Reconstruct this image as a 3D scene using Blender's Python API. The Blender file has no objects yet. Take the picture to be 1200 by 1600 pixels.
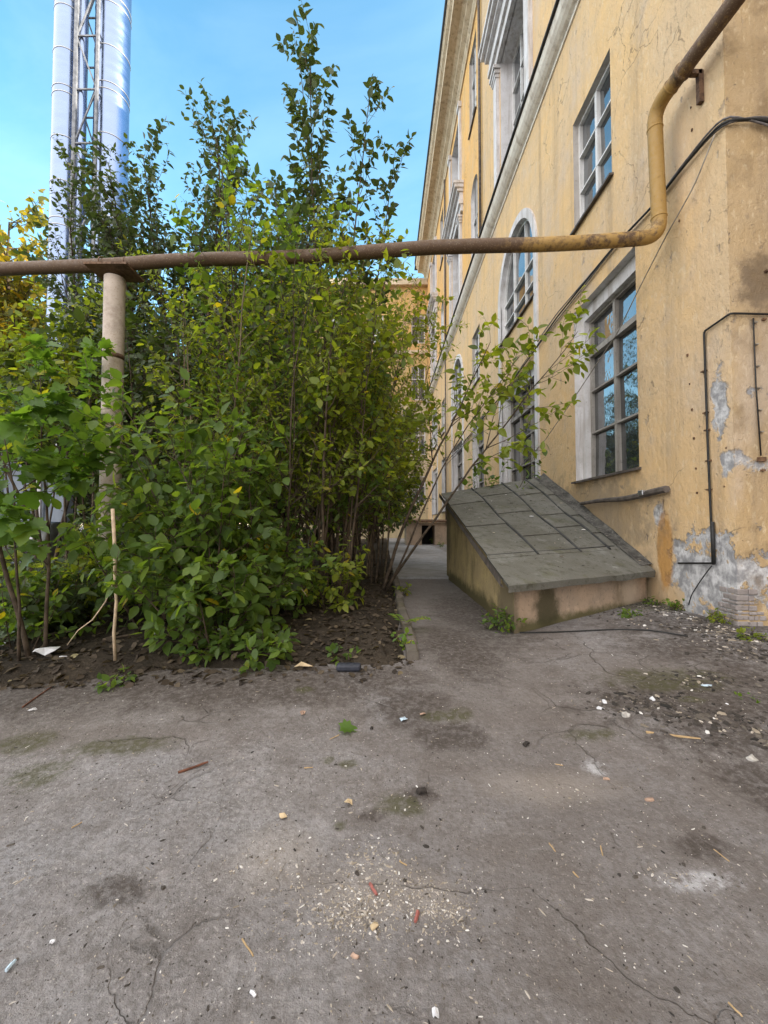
import bpy, math, random
import numpy as np
from mathutils import Vector, noise as mnoise
R = math.radians
random.seed(7)
C = bpy.context.scene.collection
# ---------------------------------------------------------------- camera, world, sun, exposure
F, CX, CY, PITCH, CAMZ = 650.0, 600.0, 800.0, R(1.8), 1.3
sc = bpy.context.scene
cd = bpy.data.cameras.new('camera'); cam = bpy.data.objects.new('camera', cd); C.objects.link(cam)
cam.location = (0, 0, CAMZ); cam.rotation_euler = (R(90) + PITCH, 0, 0)
cd.sensor_fit = 'HORIZONTAL'; cd.sensor_width = 36; cd.lens = F / 1200 * 36
cd.clip_start = .05; cd.clip_end = 3000
sc.camera = cam
SUN_EL, SUN_AZ = R(21), R(100)          # azimuth clockwise from +Y
w = bpy.data.worlds.new('World'); sc.world = w; w.use_nodes = True
wt = w.node_tree; wt.nodes.clear()
sky = wt.nodes.new('ShaderNodeTexSky'); sky.sky_type = 'NISHITA'; sky.sun_disc = False
sky.sun_elevation = SUN_EL; sky.sun_rotation = SUN_AZ
sky.air_density = 1.0; sky.dust_density = .4; sky.ozone_density = 1.6
tc = wt.nodes.new('ShaderNodeTexCoord'); mp = wt.nodes.new('ShaderNodeMapping')
mp.inputs['Scale'].default_value = (1.2, 2.0, 2.4); mp.inputs['Rotation'].default_value = (.3, .5, .7)
wt.links.new(tc.outputs['Generated'], mp.inputs['Vector'])
cn = wt.nodes.new('ShaderNodeTexNoise'); cn.inputs['Scale'].default_value = 1.1; cn.inputs['Detail'].default_value = 9
cn.inputs['Roughness'].default_value = .55; cn.inputs['Distortion'].default_value = .8
wt.links.new(mp.outputs[0], cn.inputs['Vector'])
cr = wt.nodes.new('ShaderNodeMapRange'); cr.inputs[1].default_value = .4; cr.inputs[2].default_value = .85
cr.inputs[3].default_value = 0; cr.inputs[4].default_value = .2
wt.links.new(cn.outputs[0], cr.inputs[0])
cm = wt.nodes.new('ShaderNodeMixRGB'); cm.inputs[2].default_value = (5.0, 6.0, 6.6, 1)
hs = wt.nodes.new('ShaderNodeHueSaturation'); hs.inputs['Saturation'].default_value = 1.15; hs.inputs['Hue'].default_value = .478; hs.inputs['Value'].default_value = 1.25
wt.links.new(sky.outputs[0], hs.inputs['Color'])
wt.links.new(cr.outputs[0], cm.inputs[0]); wt.links.new(hs.outputs[0], cm.inputs[1])
# bright cloud added out of view, overhead and behind, to fill the shaded yard
dt = wt.nodes.new('ShaderNodeVectorMath'); dt.operation = 'DOT_PRODUCT'; dt.inputs[1].default_value = Vector((-.3, -.7, .65)).normalized()
wt.links.new(tc.outputs['Generated'], dt.inputs[0])
c2 = wt.nodes.new('ShaderNodeTexNoise'); c2.inputs['Scale'].default_value = 2.6; c2.inputs['Detail'].default_value = 7
wt.links.new(tc.outputs['Generated'], c2.inputs['Vector'])
ad = wt.nodes.new('ShaderNodeMath'); ad.operation = 'MULTIPLY_ADD'; ad.inputs[1].default_value = .5
wt.links.new(c2.outputs[0], ad.inputs[0]); wt.links.new(dt.outputs['Value'], ad.inputs[2])
c3 = wt.nodes.new('ShaderNodeMapRange'); c3.interpolation_type = 'SMOOTHSTEP'
c3.inputs[1].default_value = .5; c3.inputs[2].default_value = .8; c3.inputs[3].default_value = 0; c3.inputs[4].default_value = 1
wt.links.new(ad.outputs[0], c3.inputs[0])
c4 = wt.nodes.new('ShaderNodeMixRGB'); c4.inputs[2].default_value = (7.5, 7.3, 7.2, 1)
wt.links.new(c3.outputs[0], c4.inputs[0]); wt.links.new(cm.outputs[0], c4.inputs[1])
bg = wt.nodes.new('ShaderNodeBackground'); bg.inputs['Strength'].default_value = .15
wo = wt.nodes.new('ShaderNodeOutputWorld')
wt.links.new(c4.outputs[0], bg.inputs[0]); wt.links.new(bg.outputs[0], wo.inputs[0])
sd = bpy.data.lights.new('sun', 'SUN'); sd.energy = 4.0; sd.angle = R(.5); sd.color = (1, .9, .74)
so = bpy.data.objects.new('sun', sd); C.objects.link(so)
SV = Vector((math.sin(SUN_AZ) * math.cos(SUN_EL), math.cos(SUN_AZ) * math.cos(SUN_EL), math.sin(SUN_EL)))
so.rotation_euler = SV.to_track_quat('Z', 'Y').to_euler(); so.location = (30, 10, 40)
sc.view_settings.view_transform = 'Standard'; sc.view_settings.look = 'None'
sc.view_settings.gamma = 1; sc.view_settings.exposure = 1.45
sc.cycles.max_bounces = 8; sc.cycles.transparent_max_bounces = 8

# ---------------------------------------------------------------- helpers: picture -> place
def ray(u, v):
    a, b = (u - CX) / F, (CY - v) / F
    return Vector((a, math.cos(PITCH) - b * math.sin(PITCH), math.sin(PITCH) + b * math.cos(PITCH)))
def at_y(u, v, y):
    d = ray(u, v); return Vector((0, 0, CAMZ)) + d * (y / d.y)
def at_x(u, v, x):
    d = ray(u, v); return Vector((0, 0, CAMZ)) + d * (x / d.x)
def sst(t): t = min(1, max(0, t)); return t * t * (3 - 2 * t)
def gz(x, y):                                  # the lie of the yard
    left = 1 - .45 * sst(-x / 4)
    z = .22 * sst((y - .9) / 3.2) * left
    z += .09 * sst((x - 1.2) / 2.2) * sst((y - 2.2) / 2)
    return z
def on_ground(u, v):
    d = ray(u, v); lo, hi = .3, 40
    for _ in range(50):
        m = (lo + hi) / 2
        p = Vector((0, 0, CAMZ)) + d * m
        if p.z > gz(p.x, p.y): lo = m
        else: hi = m
    return p

# ---------------------------------------------------------------- helpers: objects
ORG = {}
def tag(o, label, cat, group=None, kind=None):
    if label: o['label'] = label
    if cat: o['category'] = cat
    if group: o['group'] = group
    if kind: o['kind'] = kind
    return o
def thing(name, loc, label, cat, group=None):
    o = bpy.data.objects.new(name, None); C.objects.link(o); o.location = loc
    o.empty_display_size = .2
    ORG[o.name] = Vector(loc); return tag(o, label, cat, group)
class MB:
    def __init__(s): s.v = []; s.f = []; s.mi = []
    def add(s, vs, fs, mi=0):
        b = len(s.v); s.v += [tuple(p) for p in vs]
        for f in fs: s.f.append(tuple(b + i for i in f)); s.mi.append(mi)
        return s
    def box(s, lo, hi, mi=0):
        (a, b, c), (d, e, f) = lo, hi
        return s.add([(a,b,c),(d,b,c),(d,e,c),(a,e,c),(a,b,f),(d,b,f),(d,e,f),(a,e,f)],
              [(0,3,2,1),(4,5,6,7),(0,1,5,4),(1,2,6,5),(2,3,7,6),(3,0,4,7)], mi)
    def hexa(s, p, mi=0):       # 8 corners, bottom ring then top ring
        return s.add(p, [(0,3,2,1),(4,5,6,7),(0,1,5,4),(1,2,6,5),(2,3,7,6),(3,0,4,7)], mi)
    def quad(s, a, b, c, d, mi=0): return s.add([a,b,c,d], [(0,1,2,3)], mi)
    def bar(s, a, b, w, h, up=(0,0,1), mi=0):
        a, b = Vector(a), Vector(b); d = (b - a).normalized(); u = Vector(up)
        x = d.cross(u).normalized() * w / 2; y = x.cross(d).normalized() * h / 2
        return s.hexa([a-x-y, a+x-y, b+x-y, b-x-y, a-x+y, a+x+y, b+x+y, b-x+y], mi)
    def tube(s, pts, rad, n=8, cap=True, mi=0):
        pts = [Vector(p) for p in pts]
        if not hasattr(rad, '__len__'): rad = [rad] * len(pts)
        rings = []; ref = None
        for i, p in enumerate(pts):
            t = (pts[min(i+1, len(pts)-1)] - pts[max(i-1, 0)])
            t = t.normalized() if t.length > 1e-9 else Vector((0,0,1))
            if ref is None:
                ref = Vector((1,0,0)) if abs(t.x) < .8 else Vector((0,1,0))
            x = (ref - t * ref.dot(t)).normalized(); y = t.cross(x); ref = x
            rings.append([p + (x * math.cos(k*2*math.pi/n) + y * math.sin(k*2*math.pi/n)) * rad[i] for k in range(n)])
        vs = [q for r_ in rings for q in r_]; fs = []
        for i in range(len(pts) - 1):
            for k in range(n):
                k2 = (k + 1) % n
                fs.append((i*n+k, i*n+k2, (i+1)*n+k2, (i+1)*n+k))
        if cap: fs.append(tuple(range(n))[::-1]); fs.append(tuple((len(pts)-1)*n + k for k in range(n)))
        return s.add(vs, fs, mi)
    def prism_y(s, prof, y0, y1, mi=0):   # profile of (x,z) run along y
        n = len(prof)
        vs = [(x, y0, z) for x, z in prof] + [(x, y1, z) for x, z in prof]
        fs = [(i, (i+1) % n, n + (i+1) % n, n + i) for i in range(n)] + [tuple(range(n))[::-1], tuple(range(n, 2*n))]
        return s.add(vs, fs, mi)
    def build(s, name, mats, parent=None, smooth=False, bevel=0):
        org = ORG[parent.name] if parent is not None else Vector((0,0,0))
        me = bpy.data.meshes.new(name)
        me.from_pydata([(a-org.x, b-org.y, c-org.z) for a, b, c in s.v], [], s.f)
        if not isinstance(mats, (list, tuple)): mats = [mats]
        for m in mats: me.materials.append(m)
        if len(mats) > 1: me.polygons.foreach_set('material_index', s.mi)
        if smooth: me.polygons.foreach_set('use_smooth', [True] * len(me.polygons))
        me.update()
        o = bpy.data.objects.new(name, me); C.objects.link(o)
        if parent is not None: o.parent = parent
        ORG[o.name] = org
        if bevel:
            b = o.modifiers.new('bevel', 'BEVEL'); b.width = bevel; b.segments = 2; b.limit_method = 'ANGLE'; b.angle_limit = R(40)
        return o

# ---------------------------------------------------------------- helpers: materials
class NT:
    def __init__(s, name):
        s.m = bpy.data.materials.new(name); s.m.use_nodes = True
        s.t = s.m.node_tree; s.b = s.t.nodes['Principled BSDF']; s.out = s.t.nodes['Material Output']
        g = s.t.nodes.new('ShaderNodeNewGeometry'); s.pos = g.outputs['Position']; s.nrm = g.outputs['Normal']
    def n(s, t): return s.t.nodes.new('ShaderNode' + t)
    def put(s, sock, v):
        if isinstance(v, bpy.types.NodeSocket): s.t.links.new(v, sock)
        else: sock.default_value = v
    def scaled(s, vec, sx, sy, sz):
        k = s.n('VectorMath'); k.operation = 'MULTIPLY'; s.put(k.inputs[0], vec); k.inputs[1].default_value = (sx, sy, sz); return k.outputs[0]
    def noise(s, scale, detail=4, rough=.55, vec=None, dist=0):
        k = s.n('TexNoise'); s.put(k.inputs['Vector'], vec if vec is not None else s.pos)
        k.inputs['Scale'].default_value = scale; k.inputs['Detail'].default_value = detail
        k.inputs['Roughness'].default_value = rough; k.inputs['Distortion'].default_value = dist
        return k.outputs[0]
    def vor(s, scale, feature='F1', vec=None, rnd=1, out=0):
        k = s.n('TexVoronoi'); k.feature = feature; s.put(k.inputs['Vector'], vec if vec is not None else s.pos)
        k.inputs['Scale'].default_value = scale; k.inputs['Randomness'].default_value = rnd; return k.outputs[out]
    def rng(s, v, a, b, c=0., d=1.):
        k = s.n('MapRange'); k.interpolation_type = 'SMOOTHSTEP'; s.put(k.inputs[0], v)
        for i, x in enumerate((a, b, c, d)): k.inputs[i+1].default_value = x
        return k.outputs[0]
    def math(s, op, a, b=0., clamp=False):
        k = s.n('Math'); k.operation = op; k.use_clamp = clamp; s.put(k.inputs[0], a); s.put(k.inputs[1], b); return k.outputs[0]
    def mix(s, f, a, b, mode='MIX'):
        k = s.n('MixRGB'); k.blend_type = mode
        s.put(k.inputs[0], f)
        for i, c in ((1, a), (2, b)):
            if isinstance(c, bpy.types.NodeSocket): s.put(k.inputs[i], c)
            else: k.inputs[i].default_value = (*c, 1)
        return k.outputs[0]
    def ramp(s, v, stops):
        k = s.n('ValToRGB'); s.put(k.inputs[0], v); e = k.color_ramp.elements
        while len(e) < len(stops): e.new(.5)
        for el, (p, c) in zip(e, stops): el.position = p; el.color = (*c, 1)
        return k.outputs[0]
    def patch(s, c, r, edge=.35, nz=None, amt=.8):     # soft irregular ellipse round a place
        k = s.n('VectorMath'); k.operation = 'SUBTRACT'; s.put(k.inputs[0], s.pos); k.inputs[1].default_value = c
        q = s.scaled(k.outputs[0], *(0 if x == 0 else 1 / x for x in r))
        l = s.n('VectorMath'); l.operation = 'LENGTH'; s.put(l.inputs[0], q)
        v = l.outputs['Value']
        if nz is not None: v = s.math('ADD', v, s.math('MULTIPLY', s.math('SUBTRACT', nz, .5), amt * 2))
        return s.rng(v, 1 + edge, 1 - edge)
    def bump(s, h, strength=.3, dist=.01):
        k = s.n('Bump'); k.inputs['Strength'].default_value = strength; k.inputs['Distance'].default_value = dist
        s.put(k.inputs['Height'], h); s.put(s.b.inputs['Normal'], k.outputs[0]); return k.outputs[0]
    def fin(s, col, rough=.8, spec=.3, metal=0.):
        if isinstance(col, bpy.types.NodeSocket): s.put(s.b.inputs['Base Color'], col)
        else: s.b.inputs['Base Color'].default_value = (*col, 1)
        s.put(s.b.inputs['Roughness'], rough); s.b.inputs['Specular IOR Level'].default_value = spec
        s.put(s.b.inputs['Metallic'], metal); return s.m
def simple(name, col, rough=.7, var=.25, scale=20, spec=.3, metal=0, bump=.15, bd=.004):
    k = NT(name); n1 = k.noise(scale, 5)
    c = k.mix(k.rng(n1, .3, .7), [x * (1 - var) for x in col], [min(1, x * (1 + var)) for x in col])
    if bump: k.bump(k.noise(scale * 4, 4), bump, bd)
    return k.fin(c, rough, spec, metal)

# stucco of the yellow building
def stucco(name, ca, cb, end=False):
    k = NT(name)
    big = k.noise(.55, 5, .6); mid = k.noise(2.3, 6, .6); fine = k.noise(16, 6, .6)
    col = k.mix(k.rng(big, .35, .65), ca, cb)
    col = k.mix(k.rng(mid, .35, .75, 0, .35), col, (.50, .40, .28))
    st = k.noise(1.0, 5, .65, k.scaled(k.pos, 2.6, 2.6, .16))              # rain streaks
    col = k.mix(k.rng(st, .5, .76, 0, .5), col, (.27, .20, .13))
    st2 = k.noise(1.0, 4, .7, k.scaled(k.pos, 7, 7, .35))
    col = k.mix(k.rng(st2, .56, .8, 0, .22), col, (.62, .54, .44))
    chip = k.math('MULTIPLY', k.rng(k.noise(9, 5, .6, k.scaled(k.pos, 1, 1, .55)), .63, .68), k.rng(mid, .44, .6))
    col = k.mix(k.math('MULTIPLY', chip, .65), col, (.25, .21, .18))
    pits = k.rng(k.vor(13), .07, .03)
    col = k.mix(k.math('MULTIPLY', pits, k.rng(mid, .45, .6, 0, .8)), col, (.10, .07, .05))
    if not end:                                # the far part of the front carries a yellower coat of paint
        sy = k.n('SeparateXYZ'); k.put(sy.inputs[0], k.pos)
        zone = k.math('MULTIPLY', k.rng(sy.outputs[1], 14.38, 14.42), k.rng(sy.outputs[2], 11.0, 11.05))
        col = k.mix(k.math('MULTIPLY', zone, .8), col, k.mix(1., col, (1.12, .92, .55), 'MULTIPLY'))
    tro = k.noise(15, 6, .68, k.scaled(k.pos, 1, 1, .5))  # trowel marks: their shadow flecks and light flecks are painted into the colour
    col = k.mix(k.math('MULTIPLY', k.rng(tro, .57, .66, 0, .5), k.rng(k.noise(1.1, 4), .42, .62, .1, 1)), col, (.24, .185, .13))
    col = k.mix(k.rng(tro, .44, .36, 0, .35), col, (.72, .60, .42))
    col = k.mix(k.rng(k.noise(70, 4, .7), .54, .7, 0, .4), col, (.30, .23, .15))
    col = k.mix(k.rng(k.noise(.9, 6, .65, k.scaled(k.pos, 1, 1, .6)), .52, .68, 0, .45), col, (.52, .44, .37))
    wvv = k.n('VectorMath'); wvv.operation = 'ADD'; k.put(wvv.inputs[0], k.pos); nnn = k.n('TexNoise'); k.put(nnn.inputs['Vector'], k.pos); nnn.inputs['Scale'].default_value = 1.5; nnn.inputs['Detail'].default_value = 8
    k.put(wvv.inputs[1], k.scaled(nnn.outputs['Color'], .9, .9, .9))
    ck = k.math('MULTIPLY', k.rng(k.vor(.8, 'DISTANCE_TO_EDGE', wvv.outputs[0]), .008, .002), k.rng(k.noise(.7, 3), .5, .58))
    col = k.mix(k.math('MULTIPLY', ck, .55), col, (.12, .09, .06))
    # plaster gone to grey lime near the corner foot, and grime there
    nz = k.noise(5.5, 7, .62)
    peel = k.patch((3.5, 4.55, .75), (3, .5, .42), .12, nz, 1.7)
    peel2 = k.patch((3.5, 4.22, 1.92), (1, .08, .14), .2, nz, 1.6)
    peel3 = k.patch((3.5, 5.28, 1.42), (1, .13, .14), .2, nz, 1.2)
    peel4 = k.patch((3.5, 4.3, 2.6), (1, .1, .3), .2, nz, 2.2)
    pl = k.math('MAXIMUM', k.math('MAXIMUM', peel, peel2), k.math('MAXIMUM', peel3, peel4))
    pcol = k.mix(k.rng(k.noise(11, 6), .35, .65), (.28, .28, .29), (.62, .62, .63))
    col = k.mix(pl, col, pcol)
    org = k.patch((3.5, 5.2, 1.0), (1, .14, .5), .2, nz, .5)
    col = k.mix(k.math('MULTIPLY', org, .8), col, (.50, .25, .06))
    damp = k.patch((3.5, 7.4, 1.35), (1, 2.0, .75), .3, nz, .9)
    col = k.mix(k.math('MULTIPLY', damp, .5), col, (.17, .15, .12))
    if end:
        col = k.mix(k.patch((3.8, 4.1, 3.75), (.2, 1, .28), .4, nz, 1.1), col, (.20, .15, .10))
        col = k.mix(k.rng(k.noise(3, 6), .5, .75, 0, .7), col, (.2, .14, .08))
    h = k.math('ADD', k.math('MULTIPLY', fine, .5), k.math('MULTIPLY', k.noise(90, 3), .35))
    h = k.math('ADD', h, k.math('MULTIPLY', mid, 1.6)); h = k.math('ADD', h, k.math('MULTIPLY', tro, 1.3))
    h = k.math('SUBTRACT', h, k.math('MULTIPLY', chip, .7)); h = k.math('SUBTRACT', h, k.math('MULTIPLY', pl, .8))
    h = k.math('SUBTRACT', h, k.math('MULTIPLY', pits, .5))
    k.bump(h, .9, .016)
    return k.fin(col, .9, .15)
M = {}
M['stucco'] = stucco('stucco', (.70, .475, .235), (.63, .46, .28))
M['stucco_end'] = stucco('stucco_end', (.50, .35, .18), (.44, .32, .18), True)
def trimmat(name, ca, cb, dirt):
    k = NT(name); a = k.noise(2.2, 6, .6); s_ = k.noise(1, 5, .65, k.scaled(k.pos, 6, 6, .5))
    c = k.mix(k.rng(a, .35, .65), ca, cb); c = k.mix(k.rng(s_, .47, .72, 0, .8), c, dirt); c = k.mix(k.rng(k.noise(5, 7, .7), .55, .66, 0, .45), c, [x * .75 for x in cb])
    c = k.mix(k.rng(k.noise(30, 5), .6, .7, 0, .5), c, dirt)
    k.bump(k.math('ADD', k.noise(40, 4), k.noise(6, 4)), .4, .006); return k.fin(c, .85, .2)
M['trim'] = trimmat('white_trim', (.66, .65, .66), (.56, .54, .53), (.34, .30, .27))
M['coping'] = trimmat('coping_plaster', (.70, .65, .57), (.62, .56, .48), (.38, .32, .26))
M['cornice'] = trimmat('cornice_plaster', (.62, .52, .38), (.52, .42, .29), (.28, .21, .14))
M['frame'] = trimmat('window_paint', (.36, .34, .31), (.28, .26, .24), (.14, .12, .10))
M['framewhite'] = trimmat('white_window_paint', (.72, .72, .72), (.62, .62, .61), (.4, .38, .36))
def glass():
    k = NT('window_glass'); k.b.inputs['IOR'].default_value = 2.7; c = k.mix(k.rng(k.noise(1.7, 4), .4, .6), (.02, .025, .03), (.06, .065, .07))
    k.bump(k.noise(3.5, 3), .14, .02)
    return k.fin(c, k.rng(k.noise(9, 5), .3, .8, .01, .06), .6)
M['glass'] = glass()
M['sill'] = simple('sill_metal', (.10, .085, .075), .6, .4, 8)
M['dark'] = simple('painted_dark_interior', (.012, .012, .012), .9, .2, 5, bump=0)
M['flash'] = simple('dark_flashing', (.05, .05, .05), .7, .4, 6)
def rust(name, ca, cb, cc, thr):
    k = NT(name); a = k.noise(3.0, 6, .65); b = k.noise(22, 6, .65)
    c = k.mix(k.rng(k.math('ADD', k.math('MULTIPLY', a, .6), k.math('MULTIPLY', b, .4)), thr - .07, thr + .07), ca, cb)
    c = k.mix(k.rng(k.noise(60, 4), .58, .7, 0, .6), c, cc)
    k.bump(b, .35, .004); return k.fin(c, k.rng(b, .3, .7, .55, .85), .35)
def pipe_mat():
    k = NT('pipe_paint'); a = k.noise(3.0, 6, .65); b = k.noise(22, 6, .65)
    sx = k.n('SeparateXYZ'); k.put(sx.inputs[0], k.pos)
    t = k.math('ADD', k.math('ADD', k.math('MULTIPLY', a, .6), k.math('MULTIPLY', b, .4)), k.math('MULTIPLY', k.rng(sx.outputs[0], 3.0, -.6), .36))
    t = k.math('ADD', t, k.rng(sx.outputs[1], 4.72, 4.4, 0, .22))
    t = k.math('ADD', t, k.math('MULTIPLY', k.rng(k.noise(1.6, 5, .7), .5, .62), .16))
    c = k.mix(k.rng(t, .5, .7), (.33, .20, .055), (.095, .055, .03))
    c = k.mix(k.rng(k.noise(70, 4), .56, .7, 0, .6), c, (.30, .22, .13))
    k.bump(b, .4, .004); return k.fin(c, k.rng(b, .3, .7, .45, .8), .4)
M['pipe'] = pipe_mat()
M['rust'] = rust('rusty_steel', (.16, .09, .05), (.07, .04, .025), (.22, .14, .09), .5)
M['post'] = rust('post_paint', (.46, .39, .33), (.37, .31, .26), (.26, .17, .11), .5)
M['black'] = simple('black_cable', (.02, .02, .02), .55, .3, 30)
M['greycab'] = simple('grey_cable', (.13, .12, .12), .6, .4, 12)
M['palewire'] = simple('pale_wire', (.27, .24, .20), .6, .3, 12)
def steel(name, col, rough):
    k = NT(name); n1 = k.noise(1.3, 4, .5, k.scaled(k.pos, 1, 1, 3))
    sx = k.n('SeparateXYZ'); k.put(sx.inputs[0], k.pos)
    c = k.mix(k.rng(n1, .3, .7), [x * .9 for x in col], col)
    k.bump(k.math('ADD', k.noise(1.2, 4, .6, k.scaled(k.pos, 1, 1, .4)), k.math('MULTIPLY', k.noise(5, 3), .3)), .2, .05); return k.fin(c, k.rng(n1, .3, .7, rough, rough + .12), .5, 1.0)
M['steel'] = steel('stainless_cladding', (.23, .29, .42), .2)
M['galv'] = steel('galvanised', (.5, .51, .53), .42)
M['mast'] = simple('mast_paint', (.20, .21, .23), .6, .3, 6)
M['cladblue'] = simple('blue_grey_sheet', (.22, .25, .30), .5, .2, 3)
# ground
def asphalt():
    k = NT('old_asphalt')
    big = k.noise(.55, 5, .6); mid = k.noise(2.6, 7, .65); fine = k.noise(40, 6, .7); grit = k.noise(190, 3, .7)
    col = k.mix(k.rng(big, .32, .68), (.262, .245, .240), (.245, .238, .245))
    col = k.mix(k.rng(mid, .38, .7, 0, .75), col, (.135, .115, .105))
    col = k.mix(k.rng(k.noise(1.1, 6, .65, dist=.6), .54, .72, 0, .6), col, (.31, .29, .285))
    col = k.mix(k.rng(fine, .42, .64, 0, .6), col, (.11, .098, .09))
    col = k.mix(k.rng(k.noise(55, 5, .72), .54, .66, 0, .5), col, (.40, .375, .36))
    col = k.mix(k.rng(k.noise(4, 8, .75, k.scaled(k.pos, 1, 2.2, 1)), .5, .66, 0, .5), col, (.12, .105, .096))
    col = k.mix(k.rng(grit, .60, .72, 0, .55), col, (.40, .38, .36))
    col = k.mix(k.rng(k.noise(85, 5, .75), .55, .7, 0, .55), col, (.09, .08, .075))
    col = k.mix(k.rng(k.noise(11, 7, .72), .52, .72, 0, .55), col, (.125, .108, .098))
    col = k.mix(k.rng(k.noise(5.5, 8, .7, dist=.4), .53, .7, 0, .4), col, (.33, .305, .295))
    col = k.mix(k.math('MULTIPLY', k.rng(k.vor(42), .16, .08), k.rng(k.noise(3.1, 5), .45, .6, .15, .8)), col, (.42, .39, .36))
    col = k.mix(k.math('MULTIPLY', k.rng(k.vor(29, vec=k.scaled(k.pos, 1.07, .93, 1)), .14, .07), k.rng(k.noise(2.3, 5), .48, .62, .1, .8)), col, (.05, .045, .04))
    wv = k.n('VectorMath'); wv.operation = 'ADD'; k.put(wv.inputs[0], k.pos)
    nn = k.n('TexNoise'); k.put(nn.inputs['Vector'], k.pos); nn.inputs['Scale'].default_value = 1.8; nn.inputs['Detail'].default_value = 8
    k.put(wv.inputs[1], k.scaled(nn.outputs['Color'], .55, .55, 0))
    flat = k.scaled(wv.outputs[0], 1, 1, 0)
    crk = k.math('MULTIPLY', k.rng(k.vor(.95, 'DISTANCE_TO_EDGE', flat), .005, .001), k.rng(k.noise(.9, 3), .47, .58))
    crk2 = k.math('MULTIPLY', k.rng(k.vor(2.6, 'DISTANCE_TO_EDGE', flat), .014, .004), k.rng(k.noise(1.4, 3), .55, .66))
    cr_ = k.math('MAXIMUM', crk, crk2)
    col = k.mix(k.math('MULTIPLY', cr_, .45), col, (.05, .045, .04))
    nz = k.noise(7, 9, .74, dist=.3); brk = k.rng(k.noise(26, 7, .72), .36, .58, .25, 1)
    def many(lst, edge, amt):
        o = None
        for (u, v, ru, rv) in lst:
            p = on_ground(u, v); q = on_ground(u, v - rv); r_ = abs(on_ground(u + ru, v).x - p.x)
            m_ = k.patch((p.x, p.y, 0), (max(r_, .01), max(abs(q.y - p.y), .01), 0), edge, nz, amt)
            o = m_ if o is None else k.math('MAXIMUM', o, m_)
        return o
    film = many([(250, 1078, 480, 42), (720, 990, 150, 90), (1060, 1070, 220, 60), (150, 1150, 230, 22), (700, 1110, 120, 22), (1150, 1250, 70, 50), (860, 1530, 50, 25)], .6, 1.1)
    col = k.mix(k.math('MULTIPLY', film, .55), col, (.125, .104, .09))
    dirt = many([(1080, 1100, 170, 42), (1130, 1150, 120, 40), (1190, 1230, 60, 40), (700, 1150, 60, 20), (580, 1275, 20, 8), (1100, 1325, 45, 20), (185, 1390, 45, 22),
                 (655, 1245, 28, 14), (60, 1085, 130, 30), (350, 1068, 300, 30), (560, 1062, 90, 22), (1100, 1010, 120, 22), (1180, 1060, 60, 40), (640, 1100, 60, 30), (740, 960, 60, 30), (720, 1010, 60, 30), (1090, 975, 150, 16)], .45, 1.25)
    col = k.mix(k.math('MULTIPLY', dirt, k.math('MULTIPLY', brk, .85)), col, (.058, .047, .04))
    moss = many([(190, 1165, 75, 12), (40, 1160, 40, 16), (60, 1210, 40, 20), (625, 1258, 32, 16), (720, 1117, 18, 9), (1040, 1062, 90, 18), (1080, 1098, 22, 6),
                 (530, 1292, 9, 8), (512, 1187, 9, 6), (545, 1193, 14, 6), (925, 1150, 40, 8), (1010, 945, 60, 8), (475, 1078, 14, 5), (690, 1120, 30, 8)], .4, 1.2)
    col = k.mix(k.math('MULTIPLY', moss, k.math('MULTIPLY', brk, .8)), col, (.07, .068, .032))
    lime = many([(1095, 1378, 62, 17), (930, 1200, 20, 12)], .5, 1.1)
    col = k.mix(k.math('MULTIPLY', lime, k.rng(k.noise(14, 7, .7), .42, .62, 0, .6)), col, (.55, .55, .57))
    dust = many([(575, 1395, 75, 42), (670, 1400, 40, 30), (860, 1230, 90, 22), (430, 1340, 60, 40)], .8, .6)
    col = k.mix(k.math('MULTIPLY', dust, .28), col, (.40, .35, .30))
    h = k.math('ADD', k.math('MULTIPLY', fine, .55), k.math('MULTIPLY', grit, .28)); h = k.math('ADD', h, k.math('MULTIPLY', mid, 1.5)); h = k.math('ADD', h, k.math('MULTIPLY', k.noise(12, 6, .7), 1.1))
    h = k.math('SUBTRACT', h, k.math('MULTIPLY', cr_, .7))
    k.bump(h, 1.0, .016); return k.fin(col, .9, .2)
M['asphalt'] = asphalt()
def soil():
    k = NT('bed_soil'); a = k.noise(3, 7, .65); b = k.noise(30, 6, .7)
    c = k.mix(k.rng(a, .35, .65), (.028, .023, .018), (.055, .044, .033)); c = k.mix(k.rng(b, .5, .75, 0, .7), c, (.10, .08, .06))
    k.bump(k.math('ADD', a, b), .9, .03); return k.fin(c, .95, .1)
M['soil'] = soil()
def concrete(name, ca, cb, moss, foot=None):
    k = NT(name); a = k.noise(2.5, 7, .62); b = k.noise(35, 6, .65); s_ = k.noise(1, 6, .65, k.scaled(k.pos, 3.2, 3.2, 1.6))
    c = k.mix(k.rng(a, .35, .65), ca, cb); c = k.mix(k.rng(s_, .48, .72, 0, moss), c, (.075, .07, .035)); c = k.mix(k.rng(b, .52, .72, 0, .5), c, (.10, .085, .07))
    c = k.mix(k.rng(k.noise(7, 7, .7), .54, .68, 0, .5), c, [x * 1.35 for x in ca])
    if foot:
        nz = k.noise(4.5, 8, .7)
        for (px, py, pz), (rx, ry, rz), cc, am in foot: c = k.mix(k.math('MULTIPLY', k.patch((px, py, pz), (rx, ry, rz), .4, nz, .9), am), c, cc)
    k.bump(k.math('ADD', k.math('MULTIPLY', b, .5), k.math('ADD', a, k.noise(9, 6, .7))), .8, .014); return k.fin(c, .92, .15)
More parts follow.
